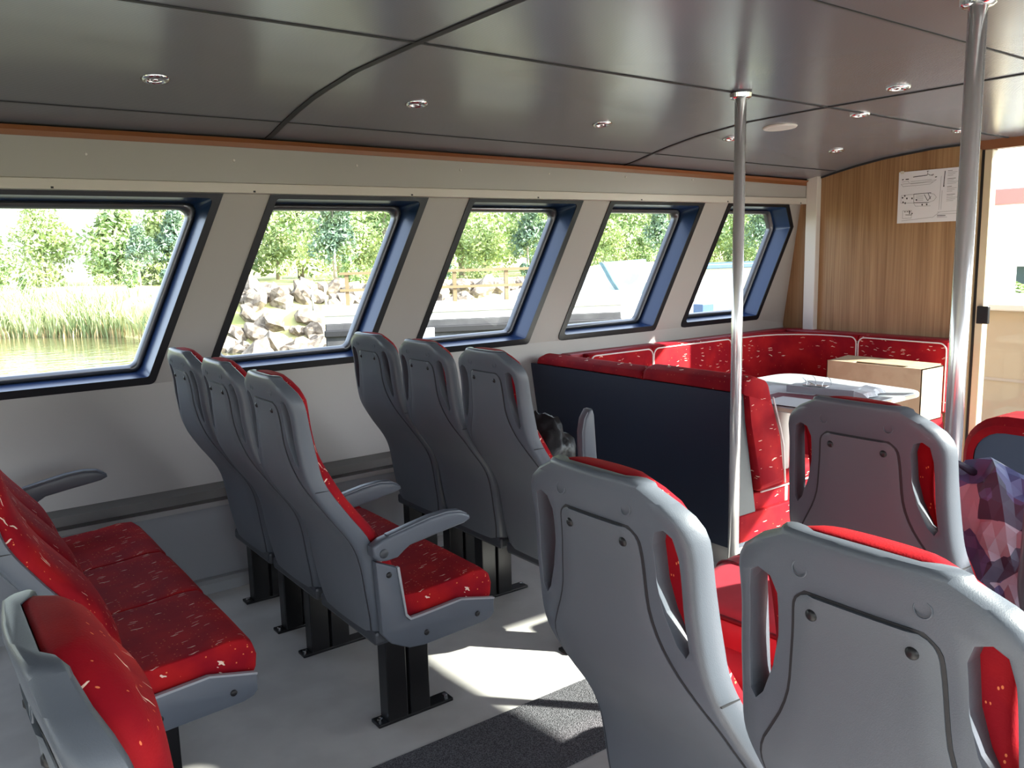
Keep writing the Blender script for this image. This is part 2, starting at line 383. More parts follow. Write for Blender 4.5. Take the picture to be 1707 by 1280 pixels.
for wn, (hx0, hx1, hy0, hy1) in ((8, (2.0, 3.4, -1.25, -.5)), (9, (4.2, 5.1, -1.1, -.3))):  # panes over the added sun openings, not windows of the cabin itself
    sk = bpy.data.objects.new('window_%d' % wn, None); COL.objects.link(sk); tag(sk, 'unseen glazed roof opening added to let sun in', kind='structure')
    obj('pane', B(hx0-.03, hx1+.03, hy0-.03, hy1+.03, 2.20, 2.206), 'glass', sk)
# window wall with openings
def wrect(a, b, sl=.335):
    return [(a-sl, .95), (b-sl, .95), (b, 1.797), (a, 1.797)]
WIN = {1: wrect(-.30, 1.248), 2: wrect(1.464, 2.303), 3: wrect(2.556, 3.361), 4: wrect(3.578, 4.426),
       5: [(4.33, .95), (5.172, .95), (5.42, 1.624), (5.315, 1.797), (4.664, 1.797)], 6: wrect(-1.9, -.52)}
def ring3(poly, off): return [Vector((x, Yw(z)+off, z)) for x, z in poly]
D = .15
def corners(p, rb, rt): return [rb if q[1] < 1.2 else rt for q in p]
holes = {k: rounded(inset(p, .002), corners(p, .035, .006)) for k, p in WIN.items()}
bm = bmesh.new()
for off in (0, D+.03):
    polys = [[Vector((XR, .95, 0)), Vector((XB+.05, .95, 0)), Vector((XB+.05, 1.84, 0)), Vector((XR, 1.84, 0))]]
    zlo = .90
    polys[0][0].y = polys[0][1].y = zlo
    for p in holes.values(): polys.append([Vector((x, z, 0)) for x, z in p][::-1])
    flat = [v for p in polys for v in p]
    vs = [bm.verts.new((v.x, Yw(v.y)+off, v.y)) for v in flat]
    for t in tessellate_polygon(polys): bm.faces.new([vs[i] for i in t])
    nb = 4
    if off == 0: first = vs
for i in range(4): bm.faces.new((first[i], first[(i+1) % 4], vs[(i+1) % 4], vs[i]))
wl = tag(obj('wall_left', bm, 'wall'), 'sloping off-white window wall', kind='structure')
bm = prism([(Yw(.0), .0), (Yw(.41), .41), (4.15, .41), (4.15, 0)], 'x', XR, XB+.05)
obj('lower_panel', bm, 'lower', wl)
obj('upper_panel', prism([(Yw(.41), .41), (Yw(.95), .93), (4.15, .93), (4.15, .41)], 'x', XR, XB+.05), 'wall', wl)
obj('rail', prism([(3.80, .425), (3.80, .465), (3.90, .475), (3.90, .42)], 'x', XR, 3.0, .004), plain('grey_rail', (.16, .155, .15), .4), wl)
obj('rail', prism([(3.835, .375), (3.83, .40), (3.90, .41), (3.90, .37)], 'x', XR, 3.0, .004), 'fascia', wl)
tag(obj('baseboard_left', prism([(3.755, 0), (3.755, .045), (3.775, .058), (3.84, .058), (3.84, 0)], 'x', XR, 3.0), plain('pale_skirting', (.36, .37, .38), .4)), 'pale skirting ledge along the window wall', kind='structure')
for k, p in WIN.items():
    e = bpy.data.objects.new('window_%d' % k, None); COL.objects.link(e); tag(e, 'slanted window with a black frame', kind='structure')
    rb = corners(p, .035, .006)
    o_ = rounded(p, rb); i_ = rounded(inset(p, .034), corners(p, .02, .02)); g0 = rounded(inset(p, .048), .05); g1 = rounded(inset(p, .078), .04)
    oo = ring3(o_, -.006); oi = ring3(o_, .01); ii = ring3(i_, -.006); ib = ring3(i_, .0)
    bm = bmesh.new(); n = len(o_)
    R = [[bm.verts.new(v) for v in q] for q in (oi, oo, ii, ib)]
    for a, b in zip(R, R[1:]):
        for i in range(n): bm.faces.new((a[i], a[(i+1) % n], b[(i+1) % n], b[i]))
    sharp(obj('frame', bm, 'frame', e), 30)
    bm = bmesh.new(); R = [[bm.verts.new(v) for v in q] for q in (ib, ring3(g0, D-.02), ring3(g0, D))]
    for a, b in zip(R, R[1:]):
        for i in range(n): bm.faces.new((a[i], a[(i+1) % n], b[(i+1) % n], b[i]))
    sharp(obj('reveal', bm, 'reveal', e), 25)
    bm = bmesh.new(); R = [[bm.verts.new(v) for v in q] for q in (ring3(g0, D), ring3(g0, D-.018), ring3(rounded(inset(p, .058), .045), D-.03), ring3(rounded(inset(p, .068), .042), D-.028), ring3(g1, D-.006), ring3(g1, D+.02))]
    for a, b in zip(R, R[1:]):
        for i in range(n): bm.faces.new((a[i], a[(i+1) % n], b[(i+1) % n], b[i]))
    sharp(obj('gasket', bm, 'gasket', e), 60)
    bm = bmesh.new(); bm.faces.new([bm.verts.new(v) for v in ring3(rounded(inset(p, .06), .045), D)])
    obj('pane', bm, 'glass', e)

# fascia above the windows
def xs_sweep(prof, X0, X1, n=24):
    return loft([[(X0+(X1-X0)*k/n, y, z+(zceil(X0+(X1-X0)*k/n, 3.77)-2.015)*dz) for y, z, dz in prof] for k in range(n+1)])
fa = tag(obj('trim_1', xs_sweep([(3.77, 1.825, 0), (3.77, 1.978, 1), (3.88, 1.978, 1), (3.88, 1.825, 0)], XR, XB), 'fascia'), 'off-white fascia board above the windows', kind='structure')
obj('lip', xs_sweep([(3.762, 1.782, 0), (3.762, 1.822, 0), (3.775, 1.828, 0), (3.88, 1.828, 0), (3.88, 1.782, 0)], XR, XB), plain('pale_lip', (.60, .56, .52), .28), fa)
for k in range(-4, 8):
    X = .10+k*.588
    obj('screw_cap', lathe([(.0001, -.004), (.005, -.003), (.006, 0)], 10, (X, 3.769, 1.92), 'y'), 'white', fa)
for k in range(-3, 7):
    obj('lip_mark', B(.55+k*.8, .56+k*.8, 3.7605, 3.77, 1.784, 1.792), 'groove', fa)
tag(obj('trim_2', xs_sweep([(3.764, 1.976, 1), (3.764, 1.997, 1), (3.745, 2.012, 1), (3.80, 2.02, 1), (3.80, 1.976, 1)], XR, XB), 'trimwood'), 'brown wooden trim strip under the ceiling edge', kind='structure')

# forward bulkhead
def zc_poly(y0, y1, n=24): return [(y0+(y1-y0)*k/n, min(2.2, zceil(XB, y0+(y1-y0)*k/n)+.03)) for k in range(n+1)]
bm = prism([(4.12, 0), (2.60, 0)]+zc_poly(2.60, 3.79)+[(4.12, 1.95)], 'x', XB, XB+.06)
wf = tag(obj('wall_front', bm, 'veneer'), 'oak veneer bulkhead at the forward end', kind='structure')
obj('corner_post', B(XB-.05, XB, 3.675, 3.765, .80, 2.0, .004), 'white', wf, label='white corner post')
obj('top_seal', loft([[(XB-.012, 2.57+1.2*k/20, zceil(XB, 2.57+1.2*k/20)-.012), (XB-.012, 2.57+1.2*k/20, zceil(XB, 2.57+1.2*k/20)+.01), (XB+.01, 2.57+1.2*k/20, zceil(XB, 2.57+1.2*k/20)+.01), (XB+.01, 2.57+1.2*k/20, zceil(XB, 2.57+1.2*k/20)-.012)] for k in range(21)]), 'groove', wf)
obj('lintel', prism([(2.60, 2.035), (YS, 2.035)]+zc_poly(YS, 2.60), 'x', XB-.02, XB+.06), 'trimwood', wf)
# glazed door and side glazing on the starboard part of the bulkhead
dr = bpy.data.objects.new('door_1', None); COL.objects.link(dr); tag(dr, 'tall glazed door with a cream frame', kind='structure')
obj('jamb', B(XB-.03, XB+.06, 2.565, 2.60, 0, 2.04, .003), plain('oak_jamb', (.42, .30, .17), .4), dr)
obj('seal', B(XB-.01, XB+.03, 2.545, 2.565, 0, 2.04), 'rubber', dr)
obj('stile', B(XB-.02, XB+.05, 2.50, 2.545, 0, 2.035, .004), plain('cream_stile', (.60, .50, .34), .4), dr)
obj('threshold', B(XB-.02, XB+.05, .62, 2.50, 0, .05, .004), 'fascia', dr)
obj('pane', B(XB+.015, XB+.021, .62, 2.50, .05, 2.035), 'glass', dr)
obj('latch', B(XB-.04, XB-.01, 2.46, 2.53, .98, 1.09, .006), 'black', dr)
obj('stile', B(XB-.02, XB+.05, .56, .62, 0, 2.035, .004), 'fascia', dr)
w7 = bpy.data.objects.new('window_7', None); COL.objects.link(w7); tag(w7, 'forward window beside the door', kind='structure')
obj('lower_panel', B(XB, XB+.04, YS, .56, 0, .30), 'door', w7); obj('pane', B(XB+.015, XB+.021, YS, .56, .30, 2.035), 'glass', w7)

# starboard and aft sides (behind the photographer)
ws = tag(obj('wall_right', B(XR, XB, YS-.1, YS, 0, .75), 'wall'), 'starboard side wall', kind='structure')
obj('upper_panel', B(XR, XB, YS-.1, YS, 1.88, 2.12), 'wall', ws)
for X in (-3.0, -1.55, -.1, 1.35, 2.8, 4.25, 5.40): obj('mullion', B(X, X+.07, YS-.08, YS, .75, 1.88), 'frame', ws)
wa = tag(obj('wall_back', B(XR-.1, XR, YS, 4.1, 0, .95), 'wall'), 'aft wall', kind='structure')
obj('upper_panel', B(XR-.1, XR, YS, 4.1, 1.9, 2.2), 'wall', wa)
for Y in (-1.75, -.1, 1.5, 3.3): obj('mullion', B(XR-.08, XR, Y, Y+.55, .95, 1.9), 'wall', wa)

# ceiling fittings
def fitting_loc(X, Y): return (X, Y, zceil(X, Y))
def downlight():
    t = thing('ceiling_downlight', '', 'light')
    obj('ring', lathe([(.030, .004), (.030, -.004), (.034, -.010), (.043, -.010), (.048, -.004), (.049, .004)], 28), 'chrome', t, True)
    obj('lens', lathe([(.001, -.003), (.029, -.002), (.031, .004)], 24), plain('lamp_lens', (.55, .56, .6), .1, spec=.9), t, True)
    obj('hub', lathe([(.001, -.012), (.011, -.011), (.012, .0)], 16), 'chrome', t, True)
    return t
dl = downlight()
for i, (X, Y, lab) in enumerate([(.829, 3.20, 'round chrome ceiling downlight nearest the first wide window, largest in view'), (1.862, 3.18, 'chrome ceiling downlight between the two ceiling seams above the second window'),
        (2.905, 3.18, 'chrome ceiling downlight left of the first pole above the fourth window'), (3.872, 3.18, 'small chrome downlight just beside the top of the first pole'),
        (4.862, 3.17, 'small chrome downlight close to the oak bulkhead corner'), (3.462, 1.98, 'chrome downlight aft of the cross seam, nearest the thick pole'),
        (3.945, 2.45, 'chrome downlight forward of the cross seam beside the long seam'), (4.914, 2.43, 'chrome downlight over the bulkhead poster')]):
    o = dl if i == 0 else copy_tree(dl)
    sl = math.atan((zceil(X, Y+.02)-zceil(X, Y-.02))/.04)
    o.location = fitting_loc(X, Y); o.rotation_euler = (sl, 0, 0); tag(o, lab, 'light', 'ceiling downlights')
sp = thing('ceiling_speaker', 'flat white round speaker grille in the ceiling beside the first pole', 'speaker', fitting_loc(3.898, 2.88))
sp.rotation_euler = (math.atan(-.05), 0, 0)
obj('rim', lathe([(.075, -.008), (.084, -.010), (.09, -.002), (.09, .004)], 32), 'white', sp, True)
obj('grille', lathe([(.001, -.009), (.05, -.009), (.076, -.007), (.077, .003)], 32), plain('grille_white', (.6, .59, .57), .5, .4, 900), sp, True)

# poles
def pole(name, X, Y, rad, label):
    t = thing(name, label, 'pole', (X, Y, 0)); zt = zceil(X, Y)
    obj('pole', lathe([(rad, .0), (rad, zt)], 32), 'steel', t, True)
    sharp(obj('flange', lathe([(rad+.001, zt-.028), (rad+.012, zt-.028), (rad+.020, zt-.022), (rad+.022, zt-.006), (rad+.017, zt), (rad, zt)], 32), 'chrome', t))
    sharp(obj('floor_flange', lathe([(rad, .03), (rad+.015, .028), (rad+.03, .006), (rad+.03, 0)], 32), 'chrome', t))
    return t
pole('grab_pole', 2.985, 2.405, .0245, 'slim steel grab pole standing at the end of the navy partition')
p2 = pole('grab_pole', 2.44, 1.18, .0245, 'steel grab pole nearest the door, rising out of the top of the frame')

# ------------------------------------------------------------------ passenger seats
T_XB = [(.33, .205), (.374, .195), (.47, .178), (.596, .158), (.662, .132), (.756, .068), (.846, .018), (.958, -.004), (1.05, -.012), (1.117, -.028), (1.155, -.045)]
T_XF = [(.32, .245), (.60, .217), (.671, .192), (.753, .135), (.853, .074), (.932, .057), (1.009, .045), (1.094, .032), (1.151, .008)]
T_W = [(.33, .195), (.374, .200), (.42, .207), (.60, .212), (.75, .211), (.83, .205), (.90, .196), (1.0, .190), (1.06, .188)]
def hw(z):
    if z > 1.06:
        t = (z-1.06)/.095; return .188*(1-.40*t**3.2)
    return smooth_tab(T_W, z)
def xback(y, z):
    wv = hw(z); return smooth_tab(T_XB, z)+(max(0, z-1.12)*.25)+.010*(abs(y)/wv)**2
def make_shell():
    zs = [.33+(1.155-.33)*k/48 for k in range(49)]
    rings = []
    for z in zs:
        wv = hw(z); xb = smooth_tab(T_XB, z); xf = smooth_tab(T_XF, z)
        lip = .0
        if z > 1.12: xb = xb+(z-1.12)*.25; xf -= (z-1.12)*.1
        pts = []
        wb = wv-.014
        back = [(xb+.010*(abs(y)/wv)**2, y) for y in [wb*(-1+2*k/10) for k in range(11)]]
        # rounded back corners then side then front
        side = [(xb+.0135, wv-.007), (xb+.021, wv-.001)]
        sf = [(xf-.004, wv+.003), (xf, wv-.006), (xf-.004, wv-.022)]
        fr = [(max(xf-.018, xb+.022), y) for y in [(wv-.04)*(1-2*k/6) for k in range(7)]]
        q = back+side+sf+fr+[(x, -y) for x, y in sf[::-1]]+[(x, -y) for x, y in side[::-1]]
        rings.append([(x, y, z) for x, y in q])
    # rounded top cap
    for s, dz in ((.93, .006), (.72, .010)):
        cx = sum(p[0] for p in rings[len(zs)-1])/len(rings[0])
        rings.append([(cx+(x-cx)*s, y*(1-(1-s)*.4), 1.155+dz) for x, y, z in rings[len(zs)-1]])
    o = obj('backrest_shell', loft(rings), 'shell')
    cut = bmesh.new()
    sl = [(.116, 1.07), (.124, 1.092), (.142, 1.099), (.156, 1.09), (.162, 1.06), (.167, .955), (.170, .915), (.162, .902), (.148, .918), (.128, .965), (.118, 1.01)]
    for s in (1, -1):
        va = [cut.verts.new((-.2, s*y, z)) for y, z in sl]; vb = [cut.verts.new((.2, s*y, z)) for y, z in sl]
        cut.faces.new(va); cut.faces.new(vb[::-1])
        for i in range(len(sl)): cut.faces.new((va[i], vb[i], vb[(i+1) % len(sl)], va[(i+1) % len(sl)]))
    co = obj('cutter', cut, 'shell')
    m = o.modifiers.new('b', 'BOOLEAN'); m.object = co; m.operation = 'DIFFERENCE'; m.solver = 'EXACT'
    m2 = o.modifiers.new('v', 'BEVEL'); m2.width = .009; m2.segments = 3; m2.limit_method = 'ANGLE'; m2.angle_limit = radians(48); m2.use_clamp_overlap = True
    bake(o); bpy.data.objects.remove(co)
    sharp(o, 50)
    return o
def pw(z):      # half width of the bottle-shaped back panel
    return smooth_tab([(.352, .166), (.42, .183), (.60, .190), (.72, .190), (.78, .182), (.83, .162), (.87, .137), (.91, .114), (.95, .100), (1.0, .094), (1.06, .089), (1.072, .086), (1.081, .079), (1.086, .068)], z)
def panel_bm(grow, lift, depth):
    zs = [.352-grow*.6]+[.37+(1.06-.37)*k/35 for k in range(36)]+[1.068, 1.076, 1.082, 1.086+grow*.7]
    bm = bmesh.new(); G = []
    for z in zs:
        zz = min(max(z, .352), 1.086); p = pw(zz)+grow
        G.append([bm.verts.new((xback(y, zz)-lift-(.0 if abs(k) < 6 else -lift*.6), y, z)) for k, y in [(k, p*k/6) for k in range(-6, 7)]])
    for a, b in zip(G, G[1:]):
        for i in range(12): bm.faces.new((a[i], a[i+1], b[i+1], b[i]))
    g = bmesh.ops.extrude_face_region(bm, geom=list(bm.faces))
    for v in g['geom']:
        if isinstance(v, bmesh.types.BMVert): v.co.x += depth
    return bm
def cush_back():
    tf = [(.44, .30), (.55, .285), (.643, .250), (.68, .224), (.799, .138), (.907, .088), (.997, .070), (1.074, .060), (1.132, .044), (1.162, .020)]
    zs = [.44+(1.162-.44)*k/40 for k in range(41)]
    rings = []
    for z in zs:
        w0 = smooth_tab([(.44, .2), (.8, .202), (.86, .190), (.92, .160), (.98, .150), (1.05, .152), (1.10, .160), (1.13, .160), (1.150, .130), (1.162, .088)], z)
        xf = smooth_tab(tf, z); xb = min(smooth_tab(T_XF, min(z, 1.151))-.021, xf-.012)
        if z > 1.10: w0 = min(w0, hw(min(z, 1.15))-.020)
        dome = .022 if z < 1.1 else .010
        pts = []
        for k in range(13):
            t = -1+2*k/12; y = w0*t
            pts.append((xf+dome*(1-t*t)-(.02 if abs(t) > .95 else .004 if abs(t) > .8 else 0), y))
        pts += [(xb+.004, w0*.98), (xb, w0*.9), (xb, -w0*.9), (xb+.004, -w0*.98)]
        rings.append([(x, y, z) for x, y in pts])
    rings.append([(rings[-1][i][0]*.6+.004, p[1]*.8, 1.1655) for i, p in enumerate(rings[-1])])
    return loft(rings)
def cush_seat():
    prof = [(.27, .36), (.27, .455), (.29, .468), (.34, .464), (.46, .470), (.55, .480), (.595, .476), (.618, .455), (.628, .42), (.624, .385), (.612, .362)]
    P = rounded(prof, .012, 2); rings = []
    cx, cz = .40, .40
    for y, s in ((-.2205, .93), (-.219, .965), (-.213, .985), (-.19, .997), (-.1, 1.0), (0, 1.003), (.1, 1.0), (.19, .997), (.213, .985), (.219, .965), (.2205, .93)):
        rings.append([(cx+(x-cx)*s, y, cz+(z-cz)*s) for x, z in P])
    return loft(rings)
def armrest_outline():
    return [(.180, .655), (.182, .625), (.200, .607), (.225, .603), (.262, .606), (.285, .622), (.305, .634), (.386, .646), (.500, .662), (.523, .672), (.521, .684), (.490, .701), (.443, .708), (.38, .703), (.309, .690), (.214, .672)]
def add_armrest(t, y0, up=False):
    # armrest on the side whose outer face is at local y0 (towards -y)
    a = sharp(obj('armrest', prism(armrest_outline(), 'y', y0, y0+.042, .009, 3), 'shell', t), 35)
    pad = [(.235, .679), (.309, .694), (.38, .707), (.443, .712), (.490, .705), (.515, .690), (.505, .686), (.44, .698), (.38, .694), (.309, .682), (.24, .668)]
    sharp(obj('arm_pad', prism(pad, 'y', y0+.006, y0+.036, .003), 'shell', a), 35)
    obj('pivot_cap', lathe([(.0001, y0-.003), (.013, y0-.003), (.015, y0+.002)], 18, (.215, 0, .630), 'y'), 'shell_dark', a, True)
    if up:
        a.matrix_basis = Matrix.Translation((.275, 0, .645)) @ Matrix.Rotation(radians(-86), 4, 'Y') @ Matrix.Translation((-.215, 0, -.63))
    return a
def side_panel(t, y0):
    pl = [(.194, .604), (.264, .571), (.284, .412), (.300, .396), (.345, .398), (.485, .408), (.612, .378), (.612, .332), (.600, .318), (.571, .309), (.348, .298), (.295, .304), (.235, .335), (.205, .372)]
    a = sharp(obj('side_panel', prism(pl, 'y', y0, y0+.030, .006, 2), 'shell', t), 35)
    rim = [(.262, .572), (.270, .572), (.289, .418), (.302, .402), (.345, .404), (.485, .414), (.612, .384), (.612, .378), (.485, .408), (.345, .397), (.300, .395), (.284, .412)]
    obj('rim', prism(rim, 'y', y0-.003, y0+.01), plain('pale_rim', (.32, .335, .36), .35), a)
    for x, z in ((.235, .555), (.355, .338), (.545, .345)):
        b = obj('bolt', lathe([(.0001, y0-.004), (.004, y0-.005), (.009, y0-.002), (.010, y0+.003)], 14, (x, 0, z), 'y'), 'screw', a, True)
    return a
def leg(t, y, x0=.27, bolts=True):
    a = obj('leg', box(B(x0, x0+.072, y-.03, y+.03, .01, .335, .004), x0+.082, x0+.155, y-.03, y+.03, .01, .335, .004), 'black', t)
    p = obj('floor_plate', B(x0-.035, x0+.245, y-.028, y+.028, 0, .012, .003), 'black', a)
    if bolts:
        for x in (x0-.018, x0+.228): obj('bolt', lathe([(.009, .012), (.009, .019), (.0001, .020)], 8, (x, y, 0)), 'chrome', a)
shell0 = make_shell()
protos = {}
def make_seat():
    t = thing('passenger_seat', '', 'seat')
    s = shell0; s.parent = t
    gr = obj('panel_groove', panel_bm(.005, .0022, .008), 'groove', t)
    pn = obj('back_panel', panel_bm(0, .0062, .010), 'panel', t); sharp(pn, 40)
    for y in (-.062, .062):
        z = 1.062; b = obj('screw', lathe([(.0001, -.006), (.0035, -.0065), (.0075, -.0035), (.0085, .002)], 14, (xback(y, z)-.004, y, z), 'x'), 'screw', pn, True)
    for y in (-.075, .075):
        obj('moulded_mark', tube([(xback(y, 1.118)-.0005, y+.010*cos(2*pi*k/18), 1.118+.010*sin(2*pi*k/18)) for k in range(19)], .0011, 6, False), 'shell', s, True)
    obj('backrest_cushion', cush_back(), 'red', t, True)
    obj('seat_cushion', cush_seat(), 'red', t); sharp(t.children[-1], 50)
    obj('seat_pan', B(.20, .60, -.205, .205, .318, .365, .012), 'shell_dark', t)
    obj('seam_line', loft([[(smooth_tab(T_XF, .835)-dx, -y, z) for y, z in ((.2050, .8343), (.2088, .8343), (.2088, .8358), (.2050, .8358))] for dx in (.004, .045)]), 'groove', s)
    return t
proto = make_seat()
# keep a clean list: place all copies first, then add the extras to each
spec = [
 # X, Y, label, group, legs, arm side, side panel side, raised
 (.870, 2.410, 'aisle seat of the second window-side row, showing its whole side, armrest and leg', 'L1', (-.10,), 'a', 'a', 0),
 (.870, 2.855, 'middle seat of the second window-side row, armrest between it and the aisle seat', 'L1', (.065,), 'a', None, 0),
 (.870, 3.300, 'window seat of the second row, its grey back leftmost of the three standing close together', 'L1', (-.12, .25), None, None, 0),
 (1.655, 2.410, 'aisle seat before the navy partition, black bag on it and armrest folded up', 'L2', (-.10,), 'a', 'a', 1),
 (1.655, 2.855, 'middle seat of the row just before the navy partition', 'L2', (.065,), None, None, 0),
 (1.655, 3.300, 'window seat of the row just before the navy partition, farthest dark grey back', 'L2', (-.12, .25), None, None, 0),
 (.080, 2.410, 'red aisle seat of the lower left row, its cushion corner nearest the camera', 'L0', (-.10,), None, 'a', 0),
 (.080, 2.855, 'middle red seat of the lower left row', 'L0', (.065,), None, None, 0),
 (.080, 3.300, 'window seat of the lower left row, deepest red cushion beside the wall rail', 'L0', (.1,), 'w', None, 0),
 (.870, .955, 'large grey seat back in the lower centre with the red suitcase beyond it', 'R1', (-.05,), None, None, 0),
 (.862, .500, 'large grey seat back filling the lower right corner', 'R1', (.05,), None, None, 0),
 (1.655, .995, 'grey seat back standing alone in the middle right before the white table', 'R2', (-.05,), None, None, 0),
 (1.655, .480, 'dark seat just cut by the right edge of the frame beside the checked bundle', 'R2', (.05,), None, None, 0),
 (.085, .872, 'nearest blurred seat in the bottom left corner, pale grey shell and bright red cushion', 'R0', (0,), None, None, 0),
]
gname = {'L0': 'seats of the lower left row', 'L1': 'seats of the second window-side row', 'L2': 'seats of the row before the navy partition', 'R0': 'seats of the centre block', 'R1': 'seats of the centre block', 'R2': 'seats of the centre block'}
objs = [proto]+[copy_tree(proto) for _ in spec[1:]]
for o, (X, Y, lab, g, legs, arm, side, up) in zip(objs, spec):
    o.location = (X, Y, 0); tag(o, lab, 'seat', gname[g])
    for ly in legs: leg(o, ly)
    if arm == 'a': add_armrest(o, -.262, bool(up))
    if arm == 'w': add_armrest(o, .205)
    if side == 'a': side_panel(o, -.248)

# ------------------------------------------------------------------ dinette in front of the navy partition
def piping(pts, parent, rad=.0045): return obj('piping', tube(pts, rad, 8), 'piping', parent, True)
def pad(parent, path, z0, z1, th, name='back_cushion', mat='red2', top_r=.035, pipe=True, ends=.05):
    """upright cushion whose front face follows path (x,y); it is th thick towards the left of the path"""
    P = [Vector(p) for p in path]; nrm = []
    for i in range(len(P)):
        d = (P[min(i+1, len(P)-1)]-P[max(i-1, 0)]).normalized(); nrm.append(Vector((-d.y, d.x)))
    prof = rounded([(0, z0), (0, z1), (th, z1), (th, z0)], [.01, top_r, top_r*.6, .01], 5)
    rings = [[(p.x+n.x*a, p.y+n.y*a, z) for a, z in prof] for p, n in zip(P, nrm)]
    def shrink(i, k, d):
        c = P[i]+nrm[i]*th/2; zc_ = (z0+z1)/2; dr_ = (P[i]-P[k]).normalized()*d
        return [(c.x+(x-c.x)*.86+dr_.x, c.y+(y-c.y)*.86+dr_.y, zc_+(z-zc_)*.97) for x, y, z in rings[i]]
    rings = [shrink(0, 1, .006)]+rings+[shrink(-1, -2, .006)]
    o = obj(name, loft(rings), mat, parent); sharp(o, 60)
    if pipe:
        q = 6; off = -.002
        a, b = z0+.01, z1-.012
        L_ = [(p.x+n.x*off, p.y+n.y*off) for p, n in zip(P, nrm)]
        pts = [(L_[0][0], L_[0][1], a), (L_[0][0], L_[0][1], b-.045)]
        def lp(c, d, t): return (c[0]+(d[0]-c[0])*t, c[1]+(d[1]-c[1])*t)
        d0 = (P[1]-P[0]).length; d1 = (P[-1]-P[-2]).length
        for k in range(1, q+1):
            t = k/q*pi/2; e = lp(L_[0], L_[1], .045*(1-cos(t))/d0); pts.append((e[0], e[1], b-.045+.045*sin(t)))
        pts += [(x, y, b) for x, y in L_[1:-1]]
        for k in range(q+1):
            t = k/q*pi/2; e = lp(L_[-1], L_[-2], .045*(1-sin(t))/d1); pts.append((e[0], e[1], b-.045+.045*cos(t)))
        pts.append((L_[-1][0], L_[-1][1], a))
        piping(pts, o)
    return o
db = thing('dinette_bench', 'red bench with a navy back panel closing off the seat rows beside the slim pole', 'bench', (3.03, 2.43, 0), 0)
def off(bm, x, y, z=0):
    for v in bm.verts: v.co -= Vector((x, y, z))
    return bm
D0 = (3.03, 2.43)
obj('back_board', off(prism([(3.03, .10), (3.03, .838), (3.055, .838), (3.075, .70), (3.165, .24), (3.165, .10)], 'y', 2.44, 3.96, .002), *D0), 'navy', db, label='navy blue laminate back board')
obj('end_board', off(prism([(3.031, .13), (3.031, .836), (3.062, .836), (3.080, .70), (3.17, .24), (3.17, .13)], 'y', 2.425, 2.44, .001), *D0), plain('grey_end_board', (.09, .10, .11), .5), db, label='grey end board')
def roll(y0, y1, h):
    # cushion wrapped over the top of the board, leaning back; section in x,z
    sec = rounded([(3.022, .845), (3.030, h-.01), (3.10, h+.012), (3.20, h-.02), (3.235, .78), (3.31, .60), (3.35, .37), (3.17, .36), (3.08, .70), (3.06, .835)], [.006, .03, .05, .05, .05, .05, .02, .01, .01, .005], 4)
    cx = sum(p[0] for p in sec)/len(sec); cz = sum(p[1] for p in sec)/len(sec)
    rs = []
    for y, s in ((y0, .93), (y0+.008, .975), (y0+.03, 1), (y1-.03, 1), (y1-.008, .975), (y1, .93)):
        rs.append([(cx+(x-cx)*s, y, cz+(z-cz)*s) for x, z in sec])
    return off(loft(rs), *D0)
c1 = sharp(obj('back_cushion', roll(2.395, 3.03, .905), 'red2', db), 60)
c2 = sharp(obj('back_cushion', roll(3.03, 3.90, .888), 'red2', db), 60)
piping([(3.245-D0[0], -.03, .80), (3.30-D0[0], -.034, .65), (3.325-D0[0], -.036, .56), (3.345-D0[0], -.036, .375)], c1)
obj('base', off(B(3.17, 3.60, 2.44, 3.85, .255, .345, .004), *D0), 'red2', db)
obj('seat_cushion', off(B(3.19, 3.74, 2.425, 3.55, .345, .425, .025, 3), *D0), 'red2', db); sharp(db.children[-1], 50)
piping([(3.20-D0[0], -.008, .350), (3.50-D0[0], -.010, .352), (3.735-D0[0], -.008, .354)], db)
obj('skirt', off(B(3.045, 3.62, 2.42, 3.84, .13, .262, .006), *D0), 'red2', db)
obj('plinth', off(B(3.05, 3.66, 2.45, 3.80, 0, .13), *D0), 'plinth', db)

wb = thing('wall_bench', 'red corner bench along the window wall and the oak bulkhead with white piping', 'bench', (4.4, 3.75, 0))
W0 = (4.4, 3.75)
def offpath(p): return [(x-W0[0], y-W0[1]) for x, y in p]
pad(wb, offpath([(3.36, 3.80), (3.45, 3.80), (3.80, 3.80), (3.89, 3.80)]), .42, .872, .08)
pad(wb, offpath([(3.90, 3.80), (4.0, 3.80), (4.55, 3.80), (4.66, 3.80)]), .42, .872, .08)
arc = [(4.67, 3.80), (4.78, 3.80), (4.88, 3.795)]+[(4.88+.40*sin(t), 3.395+.40*cos(t)) for t in [radians(a) for a in (15, 30, 45, 60, 75, 90)]]+[(5.28, 3.33), (5.28, 3.24)]
pad(wb, offpath(arc), .42, .872, .08)
pad(wb, offpath([(5.28, 3.225), (5.28, 3.12), (5.28, 2.74), (5.28, 2.625)]), .42, .872, .10)
obj('top_ledge', off(B(3.25, XB-.03, 3.86, 3.958, .80, .875, .012), *W0), 'crimson', wb)
obj('top_ledge', off(B(5.35, XB-.005, 2.66, 3.86, .80, .876, .012), *W0), 'crimson', wb)
obj('seat_cushion', off(B(3.80, 5.28, 3.33, 3.80, .345, .425, .02), *W0), 'red2', wb)
obj('seat_cushion', off(B(4.82, 5.28, 2.62, 3.325, .345, .425, .02), *W0), 'red2', wb)
obj('base', off(box(B(3.80, 5.36, 3.42, 3.87, 0, .345), 4.92, 5.36, 2.66, 3.42, 0, .345), *W0), 'crimson', wb)

